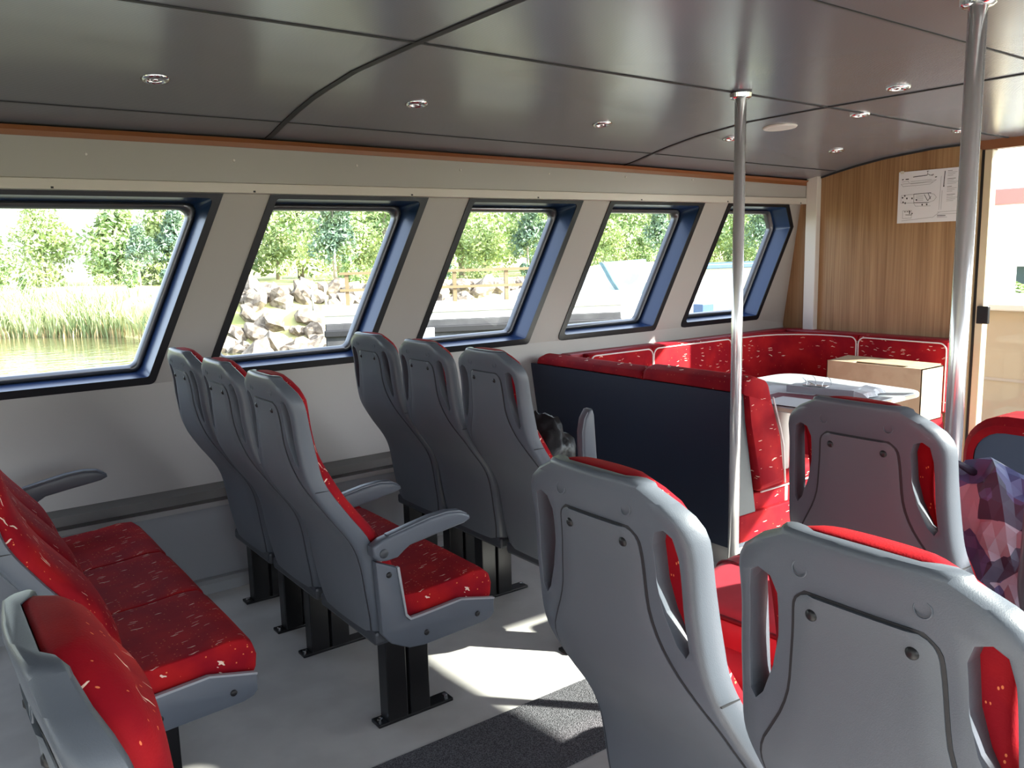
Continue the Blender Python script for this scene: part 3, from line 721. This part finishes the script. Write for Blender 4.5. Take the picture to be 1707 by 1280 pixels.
# starboard partition
sb = thing('dinette_bench', 'red bench end with a slate blue back board at the far right edge', 'bench', (3.05, .6, 0))
def arcb(y0, y1, z0, z1, rr): return [(y0, z0), (y0, z1-rr)]+[(y0+rr-rr*cos(t), z1-rr+rr*sin(t)) for t in [radians(a) for a in (15, 30, 45, 60, 75)]]+[(y0+rr, z1)]+[(y1-rr, z1), (y1, z1-rr), (y1, z0)]
obj('back_board', prism([(-y, z) for y, z in arcb(-.80, .9, .13, .838, .10)], 'x', 0, .05, .003), plain('slate_blue_board', (.075, .10, .15), .5), sb, label='slate blue back board')
o_ = arcb(-.84, .95, .13, .892, .14); i_ = arcb(-.80, .9, .13, .835, .10)
bm = bmesh.new(); n = len(o_); R = []
for x, q in ((-.004, i_), (-.012, [(a*.5+c*.5, b*.5+d*.5) for (a, b), (c, d) in zip(o_, i_)]), (.01, o_), (.16, o_), (.19, i_)):
    R.append([bm.verts.new((x, -y, z)) for y, z in q])
for a, b in zip(R, R[1:]):
    for k in range(n-1): bm.faces.new((a[k], a[k+1], b[k+1], b[k]))
sharp(obj('back_cushion', bm, 'red2', sb), 50)
obj('filling', B(.051, .19, -.88, .79, .36, .83), 'crimson', sb); obj('seat_cushion', B(.16, .70, -.88, .83, .345, .43, .02), 'red2', sb)
obj('plinth', B(.02, .62, -.85, .78, 0, .345), 'plinth', sb)

# table
tb = thing('dinette_table', 'white table with rounded corners on a single white column', 'table', (3.78, 2.6, 0))
T0 = (3.78, 2.6)
tp = rounded([(3.30, 2.165), (4.16, 2.165), (4.24, 3.03), (3.30, 3.02)], [.06, .11, .14, .08], 6)
tt = obj('tabletop', off(prism(tp, 'z', .722, .75, .004), *T0), 'table', tb)
obj('edge_band', off(prism(rounded([(3.297, 2.162), (4.163, 2.162), (4.243, 3.033), (3.297, 3.023)], [.06, .11, .14, .08], 6), 'z', .727, .744), *T0), plain('cream_edging', (.62, .55, .45), .4), tt)
obj('column', lathe([(.042, .02), (.042, .69), (.07, .722)], 28, (3.42-T0[0], 2.48-T0[1], 0)), 'tableleg', tb, True)
obj('foot', lathe([(.16, 0), (.16, .012), (.06, .03), (.042, .04)], 28, (3.42-T0[0], 2.48-T0[1], 0)), 'tableleg', tb, True)

# things on the table
def sheet(name, x, y, sx, sy, rot, z, mat, label, cat, group=None, th=.0012, curl=0):
    t = obj(name, B(-sx/2, sx/2, -sy/2, sy/2, 0, th), mat); t.location = (x, y, z); t.rotation_euler = (curl, 0, rot)
    return tag(t, label, cat, group)
Z = .7505
fol = obj('document_folder', prism(rounded([(-.15, -.22), (.15, -.22), (.15, .22), (-.15, .22)], .01, 2), 'z', 0, .004), 'maroon'); fol.location = (3.57, 2.40, Z); fol.rotation_euler = (0, 0, .12)
tag(fol, 'maroon folder lying flat under the binder and the white sheet', 'folder')
sheet('paper_sheet', 3.415, 2.375, .215, .30, .10, Z+.0045, 'paper', 'blank white sheet at the table corner nearest the camera', 'paper', 'papers on the white table')
sheet('paper_sheet', 3.56, 2.82, .21, .297, .45, Z, 'paper', 'loose printed sheet on the table beside the slim pole, lowest of the pile', 'paper', 'papers on the white table')
sheet('paper_sheet', 3.60, 2.72, .21, .297, -.15, Z+.0016, 'paper', 'loose sheet overlapping the pile between the slim pole and the binder', 'paper', 'papers on the white table')
sheet('paper_sheet', 3.70, 2.62, .21, .297, .25, Z+.0032, 'paper', 'top sheet of the loose pile, tucked towards the binder', 'paper', 'papers on the white table')
lc = sheet('booklet', 3.50, 2.74, .10, .15, .5, Z+.0050, 'maroon', 'small dark red booklet on the loose papers beside the slim pole', 'booklet', None, .004)
bd = thing('ring_binder', 'grey see-through ring binder lying open with bright metal arches and white pages', 'binder', (3.80, 2.47, Z+.004), radians(12))
obj('cover', B(-.13, .13, -.17, .17, 0, .003, .001), plain('clear_grey_plastic', (.35, .38, .42), .25, spec=.7), bd)
obj('spine', B(-.133, -.128, -.17, .17, 0, .035, .001), plain('clear_grey_spine', (.38, .41, .45), .25, spec=.7), bd)
pg = loft([[(-.125+.25*k/12, -.165, .003), (-.125+.25*k/12, .165, .003), (-.125+.25*k/12, .165, .028+.006*sin(k*.5)), (-.125+.25*k/12, -.165, .028+.006*sin(k*.5))] for k in range(13)])
obj('pages', pg, 'paper', bd)
obj('pages', loft([[(-.12+.24*k/12, -.235+.01*sin(k), .002), (-.12+.24*k/12, -.15, .004), (-.12+.24*k/12, -.15, .035), (-.12+.24*k/12, -.22+.012*cos(k*1.7), .022+.006*sin(k*.9))] for k in range(13)]), 'paper', bd)
obj('mechanism', B(-.10, -.055, -.02, .10, .034, .038, .002), 'steel', bd)
for y in (0, .08): obj('ring_arch', tube([(-.10+.06*(1-cos(a))/1, y, .030+.045*sin(a)) for a in [pi*k/10 for k in range(11)]], .0022, 8), 'chrome', bd, True)
obj('lever', tube([(-.08, .04, .038), (-.06, .10, .052), (-.03, .13, .062)], .003, 8), 'chrome', bd, True)

# cardboard box on the bulkhead bench
cb = thing('cardboard_box', 'open brown cardboard box standing on the bench before the oak bulkhead', 'box', (4.97, 2.86, .426))
w_, l_, h_ = .125, .315, .325
obj('side', B(-w_, -w_+.005, -l_, l_, 0, h_), 'card', cb); obj('side', B(w_-.005, w_, -l_, l_, 0, h_), 'card', cb)
obj('side', B(-w_, w_, -l_, -l_+.005, 0, h_), 'card', cb); obj('side', B(-w_, w_, l_-.005, l_, 0, h_), 'card', cb); obj('bottom', B(-w_, w_, -l_, l_, 0, .006), 'card', cb)
for s, n_ in ((-1, 'a'), (1, 'b')):
    y0, y1 = (-l_, -l_+.12) if s < 0 else (l_-.17, l_)
    obj('flap', B(-w_+.003, w_-.003, y0, y1, h_-.006, h_, 0), 'card', cb)
obj('flap', B(-w_+.09, w_, -l_+.005, l_-.005, h_, h_+.004, 0, mat=Matrix.Rotation(radians(-4), 4, 'Y')), 'card', cb)
obj('label', B(-.06, 0, -.12, .02, h_-.004, h_-.003), 'paper', cb)

# safety plan on the bulkhead
pl = thing('safety_plan', 'white sheet with a boat plan drawing taped to the oak bulkhead', 'poster', (XB-.002, 2.872, 1.782))
PW, PH = .222, .166
obj('paper', B(-.0015, 0, -PW, PW, -PH, PH), plain('poster_paper', (.74, .75, .80), .5), pl)
def stroke(bm, pts, wd=.0012):
    for (a, b), (c, d) in zip(pts, pts[1:]):
        # page coords: a right (towards -y), b up
        p, q = Vector((-a, b)), Vector((-c, d)); t = (q-p); wd = max(wd, .0013)
        if t.length < 1e-6: continue
        n = Vector((-t.y, t.x)).normalized()*wd
        vs = [bm.verts.new((-.0022, v.x, v.y)) for v in (p+n, q+n, q-n, p-n)]; bm.faces.new(vs)
bm = bmesh.new(); g = bmesh.new()
stroke(bm, [(-.125, .128), (-.03, .133)], .0022); stroke(bm, [(-.03, .133), (-.028, .155), (-.035, .158), (-.02, .158)], .0012); stroke(bm, [(-.028, .14), (-.01, .130), (.01, .136), (.005, .128), (-.02, .133)], .0012)
for x in (-.20, -.175, -.165, .02): stroke(bm, [(x, .116), (x+.012, .118)], .003)
stroke(g, [(-.205, .088), (-.06, .090), (-.015, .096), (.03, .100), (-.01, .075), (-.19, .072), (-.205, .088)], .0009)
stroke(g, [(-.20, .103), (-.155, .104), (-.15, .092)], .0009); stroke(g, [(-.14, .10), (.0, .104)], .0008); stroke(g, [(-.14, .085), (.01, .088)], .0007)
hull = [(-.20, .015), (-.02, .020), (.02, .010), (.035, -.010), (.02, -.030), (-.02, -.042), (-.20, -.035), (-.20, .015)]
stroke(g, hull, .001); stroke(bm, [(-.115, .018), (.0, .020)], .0018); stroke(bm, [(-.115, .018), (-.113, -.036)], .0012); stroke(bm, [(-.113, -.036), (-.01, -.040)], .0014)
stroke(bm, [(-.045, .012), (-.02, -.030), (.0, -.002)], .0018); stroke(bm, [(-.02, .018), (-.002, -.02)], .0018)
for x, y in ((-.195, .0), (-.18, .012), (-.165, -.006), (-.13, -.008), (-.19, -.03), (-.175, -.036), (-.03, -.052), (-.06, -.052), (-.10, -.02)): stroke(bm, [(x, y), (x+.007, y+.004), (x+.004, y-.006)], .0032)
stroke(g, [(-.115, -.036), (-.10, -.060), (.0, -.062)], .0009)
for k in range(4): stroke(g, [(-.10, .005-.01*k), (-.05, .006-.01*k)], .0006)
stroke(g, [(-.185, -.085), (-.125, -.085), (-.125, -.135), (-.185, -.135), (-.185, -.085)], .0009)
for x in (-.175, -.158, -.142): stroke(bm, [(x, -.092), (x+.011, -.092)], .0022)
stroke(bm, [(-.165, -.112), (-.12, -.114)], .0018); stroke(bm, [(-.14, -.086), (-.137, -.108)], .003); stroke(bm, [(-.125, -.108), (-.116, -.103)], .003)
stroke(bm, [(.083, .150), (.078, .052)], .0026); stroke(bm, [(.078, .052), (.080, .060)], .004); stroke(g, [(.06, .12), (.055, -.09)], .0008); stroke(g, [(.07, .03), (.068, -.09)], .0008)
for k in range(20):
    if k in (4, 9, 14): continue
    l = .03+.045*((k*37) % 10)/10; stroke(g if k % 5 else bm, [(.10, .148-.0098*k), (.10+l, .148-.0098*k+.001)], .0011)
stroke(g, [(.045, -.105), (.215, -.100)], .0008); stroke(g, [(.045, -.120), (.215, -.116)], .0008); stroke(bm, [(.045, -.128), (.10, -.128)], .0022); stroke(g, [(.045, -.138), (.11, -.138)], .0014)
stroke(g, [(-.19, -.150), (.02, -.135), (.06, -.105)], .0007)
obj('line_drawing', bm, 'ink', pl); obj('fine_drawing', g, 'greyink', pl)
for y in (-.2, .2): obj('tape', B(-.0032, -.0023, y-.012, y+.012, PH-.012, PH+.006), plain('clear_tape', (.62, .6, .55), .3), pl)

# black plastic bag on the aisle seat
def blob(bm, c, rx, ry, rz, sub=4, amp=.12, fr=6, seed=0, squash=None):
    from mathutils import noise
    r_ = bmesh.ops.create_icosphere(bm, subdivisions=sub, radius=1)
    for v in r_['verts']:
        d = v.co.copy(); n1 = noise.noise(d*fr*.35+Vector((seed, 0, 0)))+.5*noise.noise(d*fr+Vector((0, seed, 0)))
        ridge = abs(noise.noise(d*fr*.8+Vector((seed, seed, 3))))
        k = 1+amp*n1*1.4-amp*ridge
        p = Vector((d.x*rx*k, d.y*ry*k, d.z*rz*k))
        if squash is not None and p.z < squash: p.z = squash
        v.co = p+Vector(c)
    return bm
o = obj('plastic_bag', blob(bmesh.new(), (0, 0, .20), .12, .14, .22, 4, .13, 6, 5, -.195), 'bag', None, True); o.location = (1.93, 2.46, .470)
tag(o, 'crumpled shiny black plastic bag slumped on the aisle seat before the partition', 'bag')
# checked bundle
ck = thing('backpack', 'soft bundle in blue, purple and white checked cloth at the right edge', 'bag', (2.02, .845, .470))
obj('body', blob(bmesh.new(), (0, 0, .25), .15, .19, .28, 4, .22, 4, 9, -.245), 'check', ck, False)
obj('strap', tube([(-.06, .05, .50), (-.10, .08, .53), (-.13, .10, .46), (-.15, .10, .34)], .010, 8), plain('dark_strap', (.03, .03, .06), .6), ck, True)
# suitcase lying across the seats
sc_ = thing('suitcase', 'soft red suitcase standing on the seats beyond the two nearest seat backs', 'suitcase', (1.40, .80, .482))
sc_.rotation_euler = (0, radians(-9), radians(4))
def rbox(x0, x1, y0, y1, z0, z1, rr, seg=4): return B(x0, x1, y0, y1, z0, z1, rr, seg)
a = sharp(obj('body', rbox(-.13, .13, -.36, .36, 0, .345, .040), 'case', sc_), 50)
def loop_x(y0, y1, z0, z1, x, rr, rad):
    p = rounded([(y0, z0), (y1, z0), (y1, z1), (y0, z1)], rr, 6); p = p+[p[0]]
    return tube([(x, y, z) for y, z in p], rad, 8, False)
obj('piping', loop_x(-.352, .352, .008, .337, .118, .04, .005), 'caseseam', a, True)
obj('piping', loop_x(-.352, .352, .008, .337, -.118, .04, .005), 'caseseam', a, True)
obj('zip', loop_x(-.3605, .3605, -.0005, .3455, .06, .04, .003), 'caseseam', a, True)
pk = sharp(obj('front_pocket', rbox(-.185, -.10, -.30, .27, .02, .285, .038), 'case', sc_), 50)
obj('zip', loop_x(-.295, .265, .03, .277, -.150, .05, .004), 'caseseam', pk, True)
obj('badge', lathe([(.0001, .347), (.012, .347), (.015, .343)], 18, (-.02, .20, 0)), 'steel', sc_, True)
obj('handle', tube([(.0, -.14, .343), (.0, -.12, .362), (0, -.02, .366), (0, .08, .362), (0, .10, .343)], .009, 8), 'caseseam', sc_, True)

# ------------------------------------------------------------------ outside
WZ = -.5
def ysh(X): return lerp([(-60, 30), (-5, 27.5), (2.5, 27.1), (4.9, 24.5), (5.6, 21), (5.95, 18), (6.9, 17.2), (8.1, 16.7), (14, 16.0), (30, 15.5), (90, 15)], X)
def zg(X, Y):
    d = Y-ysh(X); k = min(1, max(0, d/3.2)); k = k*k*(3-2*k)
    rise = lerp([(4.5, .75), (6, 1.15), (12, 1.05), (20, .9)], X)
    back = -.25*min(1, max(0, (d-4)/12)) if X > 5 else 0
    return WZ-.25+k*(rise+.25)+back*(1 if X > 5 else 0)
from mathutils import noise as NZ
bm = bmesh.new(); GX = [-45+k*1.5 for k in range(94)]; GY = [0, .3, .7, 1.1, 1.5, 2, 2.5, 3, 3.6, 4.5, 6, 8, 11, 15, 20, 28, 40, 60, 90]
G = [[bm.verts.new((X, ysh(X)+d-.4, zg(X, ysh(X)+d-.4)+.12*NZ.noise(Vector((X*.4, d*.4, 0)))*min(1, d))) for d in GY] for X in GX]
for a, b in zip(G, G[1:]):
    for k in range(len(GY)-1): bm.faces.new((a[k], a[k+1], b[k+1], b[k]))
tag(obj('river_bank', bm, 'meadow', None, True), 'sunlit meadow bank beyond the water', kind='structure')
bm = bmesh.new(); bm.faces.new([bm.verts.new(v) for v in ((-60, 4.3, WZ), (90, 4.3, WZ), (90, 34, WZ), (-60, 34, WZ))])
tag(obj('water', bm, 'water'), 'calm greenish river water', kind='structure')
bm = bmesh.new(); bm.faces.new([bm.verts.new(v) for v in ((-60, -60, WZ), (90, -60, WZ), (90, YS-.3, WZ), (-60, YS-.3, WZ))])
tag(obj('water', bm, 'water'), 'river water on the starboard side', kind='structure')

rnd = random.Random(11)
def leafcard(bm, c, sz, n=None):
    a = Vector((rnd.gauss(0, 1), rnd.gauss(0, 1), rnd.gauss(0, 1))).normalized(); b = a.orthogonal().normalized(); b = Quaternion(a, rnd.random()*6.28) @ b; d = a.cross(b)
    l = sz*rnd.uniform(.6, 1.3); w_ = l*.42
    vs = [bm.verts.new(c+p) for p in (b*l, d*w_, -b*l, -d*w_)]; bm.faces.new(vs)
def crown(bm, h, wd, nblob, nleaf, sz, z0, hedge=False):
    bl = []
    for k in range(nblob):
        t = rnd.random()**.8; zz = z0+(h-z0)*(.08+.86*t); rr = wd*(.30+.5*(1-abs(2*t-.8))*.8)*rnd.uniform(.35, .6)
        an = rnd.random()*6.28; rad = wd*(1-t*.75)*rnd.uniform(.1, .62)
        if hedge: rr = wd*rnd.uniform(.22, .38); rad = wd*rnd.uniform(.1, .9)*(1-.5*t)
        bl.append((Vector((rad*cos(an), rad*sin(an), zz)), rr))
    for k in range(nleaf):
        c, rr = rnd.choice(bl); d = Vector((rnd.gauss(0, 1), rnd.gauss(0, 1), rnd.gauss(0, .85))).normalized()
        leafcard(bm, c+d*rr*rnd.uniform(.7, 1.08), sz)
def tree_proto(h, wd, leafm, nblob, nleaf, sz, z0):
    t = thing('tree', '', 'tree'); bm = bmesh.new(); crown(bm, h, wd, nblob, nleaf, sz, z0)
    obj('foliage', bm, leafm, t)
    obj('trunk', tube([(0, 0, -.4), (.05, .03, h*.3), (-.05, .05, h*.6), (0, 0, h*.85)], [h*.022, h*.018, h*.012, h*.004], 8), 'bark', t, True)
    return t
TP = [tree_proto(8.5, 3.6, 'leaf1', 34, 5200, .16, 0.1), tree_proto(7.0, 3.6, 'leaf2', 30, 4600, .16, 0.0), tree_proto(5.0, 2.3, 'leaf3', 16, 2600, .15, .1), tree_proto(4.0, 3.4, 'leaf1', 26, 4200, .14, -.2), tree_proto(3.6, 3.0, 'leaf2', 24, 3800, .14, -.2)]
used = set()
trees = []
for k in range(11): trees.append((-13+k*2.4+rnd.uniform(-.5, .5), rnd.uniform(43, 47), 3+k % 2, (.78 if k < 8 else .95)*rnd.uniform(.92, 1.1)))
for k in range(5): trees.append((10+k*2.1, rnd.uniform(46, 49), k % 2, rnd.uniform(.52, .60)+.06*k))
for k in range(17): trees.append((19+k*2.9+rnd.uniform(-.6, .6), rnd.uniform(38, 43), (0, 1, 0)[k % 3], rnd.uniform(.85, 1.1)))
for k in range(12): trees.append((20+k*4.6+rnd.uniform(-1, 1), rnd.uniform(48, 54), (1, 0)[k % 2], rnd.uniform(1.25, 1.5)))
for k in range(11): trees.append((17.5+k*3.9+rnd.uniform(-.8, .8), rnd.uniform(35.5, 37), 3+k % 2, rnd.uniform(.55, .8)))
for X, Y, sc in ((9.2, 41, .62), (11.0, 42, .80), (12.6, 41.5, .74), (16.2, 35.4, .78), (20.5, 34.6, .95), (26, 34, .8), (34.5, 33, .75), (43, 33, .85), (46, 32, .8)): trees.append((X, Y, 2, sc))
adj = ['pale green leafy tree beyond the meadow', 'mid green leafy tree beyond the meadow', 'low dark green tree standing before the paler trees', 'low pale green thicket beyond the meadow', 'low mid green thicket beyond the meadow']
for X, Y, ty, sc in trees:
    if ty in used: o = copy_tree(TP[ty])
    else: o = TP[ty]; used.add(ty)
    o.location = (X, Y, zg(X, Y)-.1); o.rotation_euler = (0, 0, rnd.random()*6.28); o.scale = (sc*rnd.uniform(.9, 1.15), sc*rnd.uniform(.9, 1.15), sc)
    tag(o, adj[ty], 'tree', 'trees beyond the meadow, '+('pale', 'mid green', 'dark', 'low pale', 'low mid green')[ty])
# low bushes before the trees
def bush_proto(h, wd, m):
    bm = bmesh.new(); crown(bm, h, wd, 8, 900, .12, 0); return obj('bush', bm, m)
bp = [bush_proto(1.3, 1.1, 'leaf1'), bush_proto(1.6, 1.2, 'leaf2')]
ub = set()
for k in range(14):
    X = -6+k*2.0+rnd.uniform(-.6, .6); Y = rnd.uniform(29.5, 34) if k < 7 else rnd.uniform(30, 38); ty = k % 2
    if ty in ub: o = bp[ty].copy(); COL.objects.link(o)
    else: o = bp[ty]; ub.add(ty)
    o.location = (X, Y, zg(X, Y)-.1); o.rotation_euler = (0, 0, k); s_ = rnd.uniform(.5, .9); o.scale = (s_, s_, s_)
    tag(o, ('small pale green bush on the meadow', 'small mid green bush on the meadow')[ty], 'bush', ('pale bushes on the meadow', 'mid green bushes on the meadow')[ty])
# reeds at the water's edge
def reeds(name, n, m, h0, h1, y0, y1, lab, lean=.25):
    bm = bmesh.new()
    for k in range(n):
        X = rnd.uniform(-12, 5.6); Y = ysh(X)+rnd.uniform(y0, y1); h = rnd.uniform(h0, h1)*(.8+.4*NZ.noise(Vector((X*.8, 0, 3)))); a = rnd.random()*6.28
        lx, ly = rnd.gauss(0, lean)*h, rnd.gauss(0, lean)*h; wv = rnd.uniform(.010, .022)
        z = max(WZ-.1, zg(X, Y)-.1); dx, dy = cos(a)*wv, sin(a)*wv
        p = [Vector((X, Y, z)), Vector((X+lx*.35, Y+ly*.35, z+h*.6)), Vector((X+lx, Y+ly, z+h))]
        v = [bm.verts.new(p[0]+Vector((dx, dy, 0))), bm.verts.new(p[0]-Vector((dx, dy, 0))), bm.verts.new(p[1]-Vector((dx, dy, 0))), bm.verts.new(p[1]+Vector((dx, dy, 0))), bm.verts.new(p[2])]
        bm.faces.new(v[:4]); bm.faces.new((v[3], v[2], v[4]))
    return tag(obj(name, bm, m), lab, 'reeds', kind='stuff')
reeds('reeds', 9000, 'reed', .8, 1.5, -.5, 2.2, 'dense green reeds along the water edge seen through the first window')
reeds('dry_reeds', 1100, 'reeddry', .25, .7, -.7, .1, 'dry straw-coloured reed stalks standing at the waterline', .15)
reeds('meadow_grass', 4200, 'leaf1', .3, .7, 2.5, 9, 'rough pale grass on the meadow behind the reeds')
# rocks of the embankment
RP = []
for k in range(4):
    bm = bmesh.new(); q = bmesh.ops.create_icosphere(bm, subdivisions=2, radius=1)
    for v in q['verts']:
        d = v.co.copy(); v.co = Vector((d.x*1.2, d.y, d.z*.75))*(1+.45*NZ.noise(d*1.3+Vector((k*7, 0, 0)))+.2*NZ.noise(d*3+Vector((0, k*5, 0))))
    RP.append(obj('boulder', bm, 'rock'))
rr_ = set()
for k in range(250):
    X = rnd.uniform(5.8, 14.5); d = rnd.uniform(-.3, 3.2); Y = ysh(X)+d; ty = k % 4
    if ty in rr_: o = RP[ty].copy(); COL.objects.link(o)
    else: o = RP[ty]; rr_.add(ty)
    s_ = rnd.uniform(.16, .36)*(1.15 if d < 1 else .9)
    o.location = (X, Y, zg(X, Y)+s_*.15); o.scale = (s_, s_, s_); o.rotation_euler = (rnd.random(), rnd.random(), rnd.random()*6.28)
    tag(o, 'pale angular boulder of the stone bank beside the pontoon', 'rock', 'boulders of the stone bank')
# pontoon with timber railing
pn = thing('pontoon', 'dark grey landing pontoon with a pale deck reaching across the third window', 'pontoon', (8, 12.5, WZ), radians(-24))
obj('float', B(-2.3, 3.0, 0, 2.0, -.2, .85, .02), 'concrete', pn); obj('deck', B(-2.35, 3.05, -.04, 2.05, .98, 1.06, .01), 'deck', pn); obj('deck', B(-2.3, 3.0, 0, 2.0, .85, .98), 'boatwhite', pn)
obj('fender', B(-2.32, 3.0, -.06, 0, .62, .74, .02), 'rubber', pn); obj('ladder_plate', B(-.9, -.45, -.09, -.02, -.1, .72, .01), 'boatwhite', pn)
rl = thing('timber_railing', 'weathered timber railing standing on the pontoon deck', 'railing', (8, 12.5, WZ+1.06), radians(-24))
for k in range(5): obj('post', B(-1.9+k*1.02, -1.83+k*1.02, 1.55, 1.63, 0, .60), 'post', rl)
for z in (.26, .57): obj('rail', B(-2.0, 2.5, 1.52, 1.56, z, z+.05), 'post', rl)
hp = thing('ladder_hoop', 'thin metal boarding hoops at the near end of the pontoon', 'ladder', (5.9, 13.9, WZ+1.06), radians(-24))
for x in (0, .22): obj('hoop', tube([(x, 0, 0), (x, 0, .42), (x, .03, .47), (x, .25, .47), (x, .28, .42), (x, .28, 0)], .018, 8), 'steel', hp, True)
# boats and covers
def hull(bm_len, wd, h, n=14):
    rings = []
    for k in range(n+1):
        t = k/n; x = -bm_len/2+bm_len*t; w_ = wd*(1-(abs(t-.35)/.65)**2.6*(1 if t > .35 else .35)); zk = -.1+.25*h*max(0, t-.6)**1.5*3; w_ = max(w_, .02)
        rings.append([(x, -w_, h), (x, -w_*.9, h*.5), (x, -w_*.4, zk+.02), (x, 0, zk), (x, w_*.4, zk+.02), (x, w_*.9, h*.5), (x, w_, h), (x, 0, h+.02)])
    return loft(rings)
bt = thing('covered_boat', 'moored white boat wrapped in a white and pale blue tarpaulin', 'boat', (14.15, 15.0, WZ), radians(-6))
obj('hull', hull(6.0, 1.1, .75), 'boatwhite', bt, True)
obj('cover', loft([[(x, -1.0*f_, .72), (x, -.7*f_, 1.0+.5*hh), (x, 0, 1.05+.62*hh), (x, .7*f_, 1.0+.5*hh), (x, 1.0*f_, .72)] for x, f_, hh in ((-2.9, .8, .1), (-2.0, .95, .35), (-1.2, 1, .8), (-.4, 1, .95), (.6, 1, 1.0), (1.6, .9, .9), (2.4, .6, .5), (2.9, .2, .1))]), 'tarpwhite', bt)
obj('hanging_sheet', prism([(-1.35, 1.70), (-.10, 1.74), (-.10, .60), (-.50, .62), (-.80, .95), (-1.08, 1.3)], 'y', -1.22, -1.08, .02), 'tarpblue', bt, label='pale blue hanging tarpaulin')
bt = thing('covered_boat', 'low boat under a white cover beside the hanging blue sheet', 'boat', (11.75, 12.9, WZ), radians(-10))
obj('hull', hull(2.9, .65, .6), 'boatwhite', bt, True)
obj('cover', loft([[(x, -.85*f_, .58), (x, -.5*f_, .8+.25*hh), (x, 0, .85+.32*hh), (x, .5*f_, .8+.25*hh), (x, .85*f_, .58)] for x, f_, hh in ((-1.4, .6, .1), (-.8, .72, .6), (0, .72, 1), (.8, .6, .8), (1.4, .25, .1))]), 'tarpwhite', bt)
cn = thing('market_canopy', 'blue-roofed white kiosk seen through the last window', 'kiosk', (27.0, 22.3, WZ-.02), radians(-10))
obj('roof', B(-2.7, 2.7, -1.3, 1.3, 1.16, 1.34, .03), 'blueroof', cn); obj('wall', B(-2.5, 2.5, -1.0, 1.1, -.6, 1.16), 'boatwhite', cn)
for x in (-2.6, 2.5): obj('post', B(x, x+.08, -1.25, -1.17, -.6, 1.16), 'redbrown', cn)
o = obj('crate', B(-.4, .4, -.3, .3, 0, .45, .02), 'blueroof'); o.location = (15.75, 13.7, -.12); o.scale = (.5, .5, .55); tag(o, 'small blue crate on the white landing stage in the last window', 'crate')
ls = thing('landing_stage', 'low white landing stage seen through the last window', 'jetty', (17.4, 13.9, WZ), radians(-4)); obj('deck', B(-2.2, 3, -.6, .8, .26, .38, .02), 'boatwhite', ls)
for x in (-2.0, -.2, 1.4, 2.8): obj('pile', B(x, x+.12, -.55, -.43, -.4, .26), 'post', ls)
bd_ = thing('flat_shed', 'small orange-brown timber bench end visible left of the blue sheet', 'bench', (17.3, 21.5, .2))
obj('top', B(-.9, .6, -.2, .2, .40, .50), 'post', bd_); obj('leg', B(-.75, -.5, -.2, .2, -.2, .40), 'redbrown', bd_); obj('leg', B(.2, .4, -.2, .2, -.2, .40), 'redbrown', bd_)
mp_ = thing('white_birch', 'slender tree with a pale trunk standing before the green trees', 'tree', (27.5, 32, 0))
obj('trunk', tube([(0, 0, -.3), (.1, 0, 3), (-.05, .05, 6), (.1, 0, 9)], [.13, .11, .08, .04], 10), plain('birch_bark', (.62, .6, .56), .8), mp_, True)
bm = bmesh.new(); crown(bm, 9.6, 1.6, 10, 700, .14, 4.5); obj('foliage', bm, 'leaf1', mp_)

# foredeck seen through the glazed door
fd = thing('foredeck', 'pale open foredeck beyond the glazed door', 'deck', (5.6, 0, 0))
obj('deck', B(0, 6, YS, 3.9, -.12, -.02), 'deck', fd)
bw = thing('bulwark', 'beige panelled bulwark with a white cap across the foredeck', 'bulwark', (6.55, 0, -.02))
obj('panel', B(0, .05, YS, 3.95, 0, 1.0), 'door', bw); obj('cap', B(-.05, .10, YS, 3.95, 1.0, 1.05, .01), 'boatwhite', bw); obj('strip', B(-.006, 0, YS, 3.95, .48, .50), 'fascia', bw)
ra = thing('deck_railing', 'white steel railing around the open foredeck', 'railing', (8.0, 0, -.02))
for Y in (3.45, 2.2, .9, -.4): obj('post', B(-.03, .03, Y-.03, Y+.03, 0, 1.62), 'white', ra)
for z, h_ in ((1.57, .08), (1.29, .03), (.99, .10)): obj('rail', B(-.022, .022, YS, 3.55, z-h_/2, z+h_/2), 'white', ra)
ab = thing('awning_beam', 'faded red awning beam across the foredeck', 'beam', (8.2, 0, 0))
obj('beam', B(-.06, .06, YS, 3.72, 1.80, 1.94, .01), 'coral', ab); obj('post', B(-.04, .04, 3.60, 3.70, -.02, 1.80), 'white', ab)
for k, (X, Y) in enumerate(((20, 8.6), (22, 9.6), (23.5, 8.0), (20.5, 7.0))):
    o = bp[0].copy(); COL.objects.link(o); o.location = (X, Y, WZ+.3); o.scale = (1.1, 1.1, .5); tag(o, 'round green bush on the far bank ahead, seen through the door glass', 'bush', 'bushes seen through the door')
sh = thing('boathouse', 'long low slate-grey boathouse on the bank ahead', 'building', (26, 8, WZ-.25)); obj('wall', B(-.5, .5, -7, 7, 0, 1.52), plain('slate_wall', (.05, .075, .085), .6), sh); obj('roof', B(-.7, .7, -7.3, 7.3, 1.52, 1.66), 'boatwhite', sh)
bm = bmesh.new(); bm.faces.new([bm.verts.new(v) for v in ((16, YS-20, WZ+.15), (60, YS-20, WZ+.15), (60, 14, WZ+.15), (16, 14, WZ+.15))])
tag(obj('far_bank', bm, 'meadow'), 'grassy bank ahead of the boat', kind='structure')
bm = bmesh.new(); bm.faces.new([bm.verts.new(v) for v in ((-500, -500, -.85), (500, -500, -.85), (500, 500, -.85), (-500, 500, -.85))])
tag(obj('ground', bm, 'meadow'), 'flat land reaching to the horizon', kind='structure')
